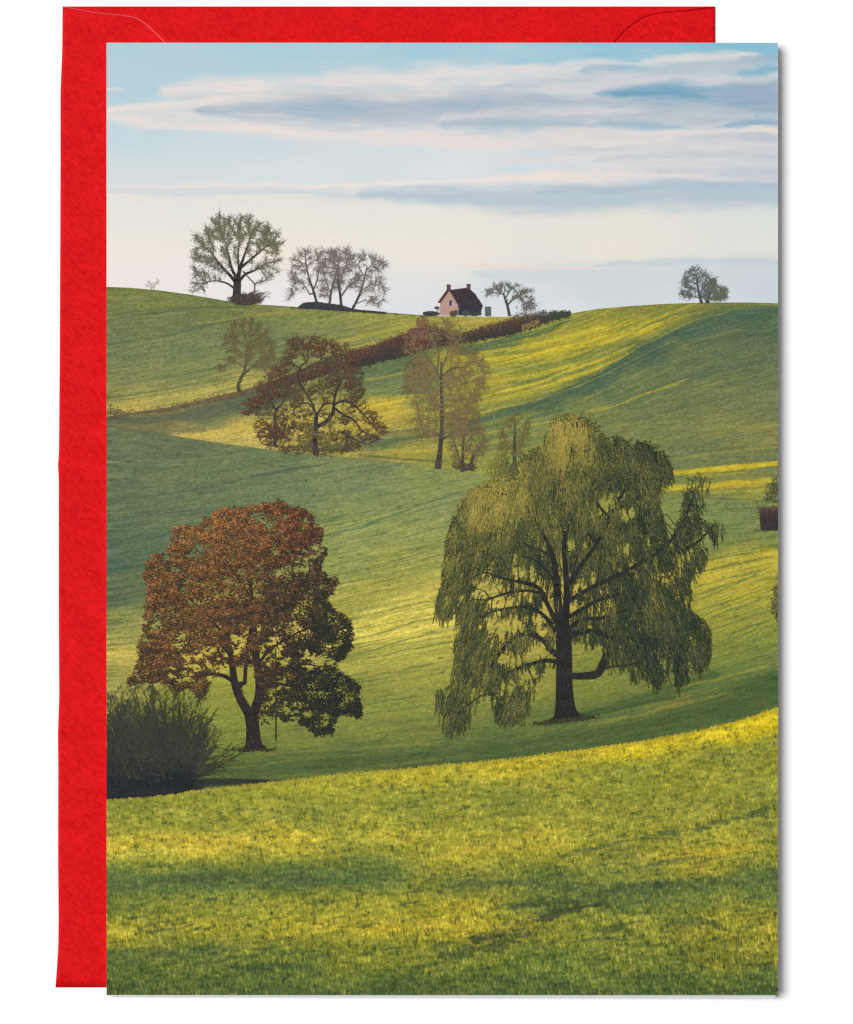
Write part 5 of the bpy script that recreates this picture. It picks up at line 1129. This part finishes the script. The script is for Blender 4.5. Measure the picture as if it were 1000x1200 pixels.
for k in range(170):
    x0 = r.uniform(120, 222) if k % 3 else r.uniform(196, 224); y0 = 926 - r.uniform(0, 14)
    a0 = -np.pi / 2 + (x0 - 180) / 90 * .6 + r.normal(-.22, .55); L0 = r.uniform(30, 118) * (1 if k % 4 else .8)
    bend = r.normal(0, .3)
    p = [(x0, y0)]; a = a0
    for s_ in range(5):
        p.append((p[-1][0] + np.cos(a) * L0 / 5, p[-1][1] + np.sin(a) * L0 / 5)); a += bend / 5 + r.normal(0, .10)
    p = np.array(p)
    if p[-1, 0] > 246 or p[-1, 1] < 800: p = p[0] + (p - p[0]) * .72
    tt = r.random() * .6 + .3 * (k % 5 == 0)
    c0 = np.array((34, 38, 42)); c1 = ramp(np.array([tt]), [(0, (54, 55, 52)), (.6, (72, 71, 58)), (1, (98, 94, 68))])[0]
    w0 = r.uniform(.7, 1.7)
    pp, ww = spline(p, np.linspace(w0, .4, 6), 3)
    for i in range(len(pp) - 1):
        t_ = i / (len(pp) - 1)
        sm.segs(pp[i:i + 1], pp[i + 1:i + 2], ww[i:i + 1], ww[i + 1:i + 2], (c0 * (1 - t_) + c1 * t_)[None], r.random())
    for j in (2, 3, 4, 5):
        for _ in range(3):
            b = a0 + r.normal(0, .55); l2 = r.uniform(7, 20)
            sm.line([p[j], p[j] + np.array([np.cos(b), np.sin(b)]) * l2 * .5, p[j] + np.array([np.cos(b + .2), np.sin(b + .2)]) * l2], .4, c1 * r.uniform(.85, 1.1), r.random(), 2)
sm.build('stems', tb)
#@@PART4
# ================================================================== card body
def simple_mat(name, colour, rough=0.6, spec=0.2, grain=0.0, scale=900, bump=0.0):
    m = bpy.data.materials.new(name); m.use_nodes = True
    nt = m.node_tree; b = nt.nodes['Principled BSDF']
    b.inputs['Roughness'].default_value = rough; b.inputs['Specular IOR Level'].default_value = spec
    tc = nt.nodes.new('ShaderNodeTexCoord'); nz = nt.nodes.new('ShaderNodeTexNoise')
    nz.inputs['Scale'].default_value = scale; nz.inputs['Detail'].default_value = 4
    nt.links.new(tc.outputs['Object'], nz.inputs['Vector'])
    rp = nt.nodes.new('ShaderNodeMix'); rp.data_type = 'RGBA'
    c = np.asarray(colour, float)
    rp.inputs['A'].default_value = (*(c * (1 - grain)), 1); rp.inputs['B'].default_value = (*np.minimum(c * (1 + grain), 1), 1)
    nt.links.new(nz.outputs['Fac'], rp.inputs['Factor']); nt.links.new(rp.outputs['Result'], b.inputs['Base Color'])
    if bump:
        bp = nt.nodes.new('ShaderNodeBump'); bp.inputs['Strength'].default_value = bump; bp.inputs['Distance'].default_value = 0.0002
        nt.links.new(nz.outputs['Fac'], bp.inputs['Height']); nt.links.new(bp.outputs['Normal'], b.inputs['Normal'])
    return m

def slab(name, pts_top, thick, mat, parent=None, label=None):
    """closed slab under an outline of (x, y, z) points"""
    t = np.array(pts_top, float); n = len(t); b = t.copy(); b[:, 2] -= thick
    me = bpy.data.meshes.new(name)
    ctr = t.mean(0)
    me.from_pydata([tuple(v) for v in np.vstack([t, b])], [], [list(range(n))] + [list(range(2 * n - 1, n - 1, -1))] + [[i, n + i, n + (i + 1) % n, (i + 1) % n] for i in range(n)])
    me.materials.append(mat); me.update()
    o = bpy.data.objects.new(name, me); col.objects.link(o)
    if parent is not None: o.parent = parent
    if label: o['label'] = label
    return o

white_card = simple_mat('white_card', (.80, .79, .78), .55, .2, .02, 1500)
def pt(px, py, z): return tuple(float(v) for v in world(px, py, z))
zc = lambda px: float(card_z(px))
slab('front_panel', [pt(X0, Y1, zc(X0)), pt(X1, Y1, zc(X1)), pt(X1, Y0, zc(X1)), pt(X0, Y0, zc(X0))], .30 * MM, white_card, card)
zb = 1.36 * MM
slab('back_panel', [pt(X0, Y1 + 1.0, zb), pt(X1 - 3, Y1 + 3.2, zb), pt(X1 - 3, Y0 + 2.2, zb), pt(X0, Y0 + 1, zb)], .28 * MM, white_card, card)
slab('spine', [pt(X0, Y1, zc(X0) - .302 * MM), pt(X0 + 1.5, Y1, zc(X0) - .302 * MM), pt(X0 + 1.5, Y0 + 1.2, zc(X0) - .302 * MM), pt(X0, Y0 + 1.2, zc(X0) - .302 * MM)], .055 * MM, white_card, card)

# ================================================================== envelope
env = empty('envelope', (0, 0, 0), 'bright red textured paper envelope with curved flap, lying under the greeting card', 'envelope')
def red_paper():
    m = bpy.data.materials.new('red_paper'); m.use_nodes = True
    nt = m.node_tree; b = nt.nodes['Principled BSDF']; L = nt.links.new
    b.inputs['Roughness'].default_value = .55; b.inputs['Specular IOR Level'].default_value = .06
    tc = nt.nodes.new('ShaderNodeTexCoord')
    def fibre(rot, sc, sx, det=3):
        mp = nt.nodes.new('ShaderNodeMapping'); mp.inputs['Rotation'].default_value = (0, 0, math.radians(rot)); mp.inputs['Scale'].default_value = (sx, 1, 1)
        nz = nt.nodes.new('ShaderNodeTexNoise'); nz.inputs['Scale'].default_value = sc; nz.inputs['Detail'].default_value = det
        mv = nt.nodes.new('ShaderNodeVectorMath'); mv.operation = 'ADD'
        ro = nt.nodes.new('ShaderNodeVectorRotate'); ro.rotation_type = 'Z_AXIS'; ro.inputs['Angle'].default_value = math.radians(rot)
        sl = nt.nodes.new('ShaderNodeVectorMath'); sl.operation = 'MULTIPLY'; sl.inputs[1].default_value = (sx, 1, 1)
        L(tc.outputs['Object'], ro.inputs['Vector']); L(ro.outputs['Vector'], sl.inputs[0]); L(sl.outputs['Vector'], nz.inputs['Vector'])
        return nz.outputs['Fac']
    def mix(a, bb, f=.5):
        n = nt.nodes.new('ShaderNodeMix'); n.inputs['Factor'].default_value = f
        L(a, n.inputs['A']); L(bb, n.inputs['B']); return n.outputs['Result']
    f1 = fibre(42, 2300, .30); f2 = fibre(-50, 2100, .35); f3 = fibre(15, 260, .6)
    h = mix(mix(f1, f2, .33), f3, .22)
    cr = nt.nodes.new('ShaderNodeValToRGB')
    cr.color_ramp.elements[0].position = .34; cr.color_ramp.elements[0].color = (*(lin((198, 0, 2)) / GAIN), 1)
    cr.color_ramp.elements[1].position = .70; cr.color_ramp.elements[1].color = (*(lin((242, 26, 32)) / GAIN), 1)
    L(h, cr.inputs['Fac']); L(cr.outputs['Color'], b.inputs['Base Color'])
    bp = nt.nodes.new('ShaderNodeBump'); bp.inputs['Strength'].default_value = .42; bp.inputs['Distance'].default_value = .00025
    L(h, bp.inputs['Height']); L(bp.outputs['Normal'], b.inputs['Normal'])
    return m
RED = red_paper()
leftedge = curve([(5, 73.5), (60, 73), (100, 71.3), (110, 71), (200, 71), (300, 70.6), (430, 70), (530, 69.2), (546, 68), (560, 69), (700, 69), (780, 69.3), (815, 69.6), (860, 68.0), (900, 68.4), (1000, 68.2), (1080, 68.8), (1110, 68.4), (1140, 66.4), (1158, 65)])
EY0, EY1, EX1 = 7.5, 1157.0, 838.0
def envelope_body():
    ny, nx = 140, 60
    ys = np.linspace(EY0, EY1, ny); u = np.concatenate([[0, .0012, .003, .006], np.linspace(.01, .99, nx - 8), [.994, .997, .9988, 1]])
    v = np.clip(np.minimum(ys - EY0, EY1 - ys) / 4.0, 0, 1)
    xl = leftedge(ys)
    xx = xl[:, None] + (EX1 - xl[:, None]) * u[None]
    yy = np.broadcast_to(ys[:, None], xx.shape)
    e = np.minimum(np.minimum(xx - xl[:, None], EX1 - xx), np.minimum(yy - EY0, EY1 - yy) )
    rim = np.sqrt(np.clip(1 - (1 - np.clip(e / 2.6, 0, 1)) ** 2, 0, 1))
    zz = (0.34 + .34 * rim + .05 * fbm(xx / 160, yy / 160, 71, 2)) * MM
    # the closed lower edge: a pressed fold
    zz -= .16 * MM * np.exp(-((yy - (EY1 - 4.0 - 1.2 * (xx - 66) / 60)) / 1.1) ** 2)
    wx, wy, wz = world(xx, yy, zz)
    top = np.stack([wx, wy, wz], -1).reshape(-1, 3)
    bot = top.copy(); bot[:, 2] = 0.02 * MM
    N = len(top); idx = np.arange(N).reshape(xx.shape)
    q = np.stack([idx[1:, :-1], idx[1:, 1:], idx[:-1, 1:], idx[:-1, :-1]], -1).reshape(-1, 4)
    ring = np.concatenate([idx[0, :-1], idx[:-1, -1], idx[-1, :0:-1], idx[:0:-1, 0]])
    nxt = np.roll(ring, -1)
    side = np.stack([ring, nxt, nxt + N, ring + N], -1)
    o = raw_mesh('pocket', np.vstack([top, bot]), [q, q[:, ::-1] + N, side], [RED], env)
    o.data.polygons.foreach_set('use_smooth', np.concatenate([np.ones(len(q), bool), np.zeros(len(q) + len(side), bool)]))
envelope_body()
# flap folded over from the upper edge, round-shouldered
fl, _ = spline([(75, 8.6), (110, 15), (150, 19.5), (168, 27), (193, 50), (260, 118), (330, 190)], .5, 6)
fr, _ = spline([(836, 8.6), (800, 13), (765, 17), (742, 28), (720, 49), (655, 118), (585, 190)], .5, 6)
zf = .95 * MM
def flap():
    outl = np.vstack([fl, fr[::-1]]); n = len(outl)
    ctr = np.array([456., 60.])
    d = np.gradient(outl, axis=0); nr = np.stack([d[:, 1], -d[:, 0]], -1); nr /= np.hypot(nr[:, 0], nr[:, 1])[:, None] + 1e-9
    want = np.stack([np.where(outl[:, 0] < 456, 1., -1.), np.full(n, -1.)], -1)
    sg = np.sign((want * nr).sum(1)); nr *= sg[:, None]
    inner = outl + nr * 1.1
    V = [pt(x, y, zf) for x, y in inner] + [pt(x, y, zf - .19 * MM) for x, y in outl]
    F = [[i, n + i, n + (i + 1) % n, (i + 1) % n] for i in range(n)]
    me = bpy.data.meshes.new('flap'); me.from_pydata(V, [], [list(range(n))] + F); me.materials.append(RED); me.materials.append(simple_mat('flap_edge_highlight', (.70, .10, .10), .7, .05, .1, 2500)); me.update()
    for i in range(len(fl)): me.polygons[1 + i].material_index = 1  # paler cut edge on the left rim alone: its highlight put into the colour
    o = bpy.data.objects.new('flap', me); col.objects.link(o); o.parent = env
    import bmesh
    bm = bmesh.new(); bm.from_mesh(me); bmesh.ops.recalc_face_normals(bm, faces=bm.faces)
    if sum(f.normal.z for f in bm.faces) < 0: bmesh.ops.reverse_faces(bm, faces=bm.faces)
    bm.to_mesh(me); bm.free()
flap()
# ================================================================== tabletop
tm = simple_mat('white_tabletop', (.93, .93, .93), .7, .1, .01, 60)
o = slab('tabletop', [(-.9, -.9, 0), (.9, -.9, 0), (.9, .9, 0), (-.9, .9, 0)], .02, tm); o['kind'] = 'structure'

# ================================================================== light and camera
w = bpy.data.worlds.new('World'); scene.world = w; w.use_nodes = True
w.node_tree.nodes['Background'].inputs[0].default_value = (1, 1, 1, 1)
AMB = .22
w.node_tree.nodes['Background'].inputs[1].default_value = AMB
LOSS = 1.15            # a panel this wide lights a little less than a point
d = 6.0; dirn = np.array([-.55, .20, .81]); dirn /= np.linalg.norm(dirn)
ld = bpy.data.lights.new('softbox', 'AREA'); ld.shape = 'SQUARE'; ld.size = 4.6
ld.energy = (GAIN - AMB) * LOSS * math.pi ** 2 * d * d / dirn[2]
lo = bpy.data.objects.new('softbox', ld); col.objects.link(lo); lo.location = dirn * d
from mathutils import Vector
lo.rotation_euler = Vector(-dirn).to_track_quat('-Z', 'Y').to_euler()
cam = bpy.data.cameras.new('camera'); co_ = bpy.data.objects.new('camera', cam); col.objects.link(co_)
co_.location = (0, 0, CAM_H); cam.sensor_fit = 'VERTICAL'; cam.sensor_height = 36; cam.sensor_width = 36
cam.lens = 36 * CAM_H / (1200 * S); cam.clip_start = .05; cam.clip_end = 20
scene.camera = co_
vs = scene.view_settings
vs.view_transform = 'Standard'; vs.look = 'None'; vs.exposure = 0; vs.gamma = 1; vs.use_curve_mapping = False
scene.cycles.use_denoising = True
scene.cycles.denoiser = 'OPENIMAGEDENOISE'
scene.cycles.denoising_prefilter = 'ACCURATE'
scene.cycles.filter_width = 1.3
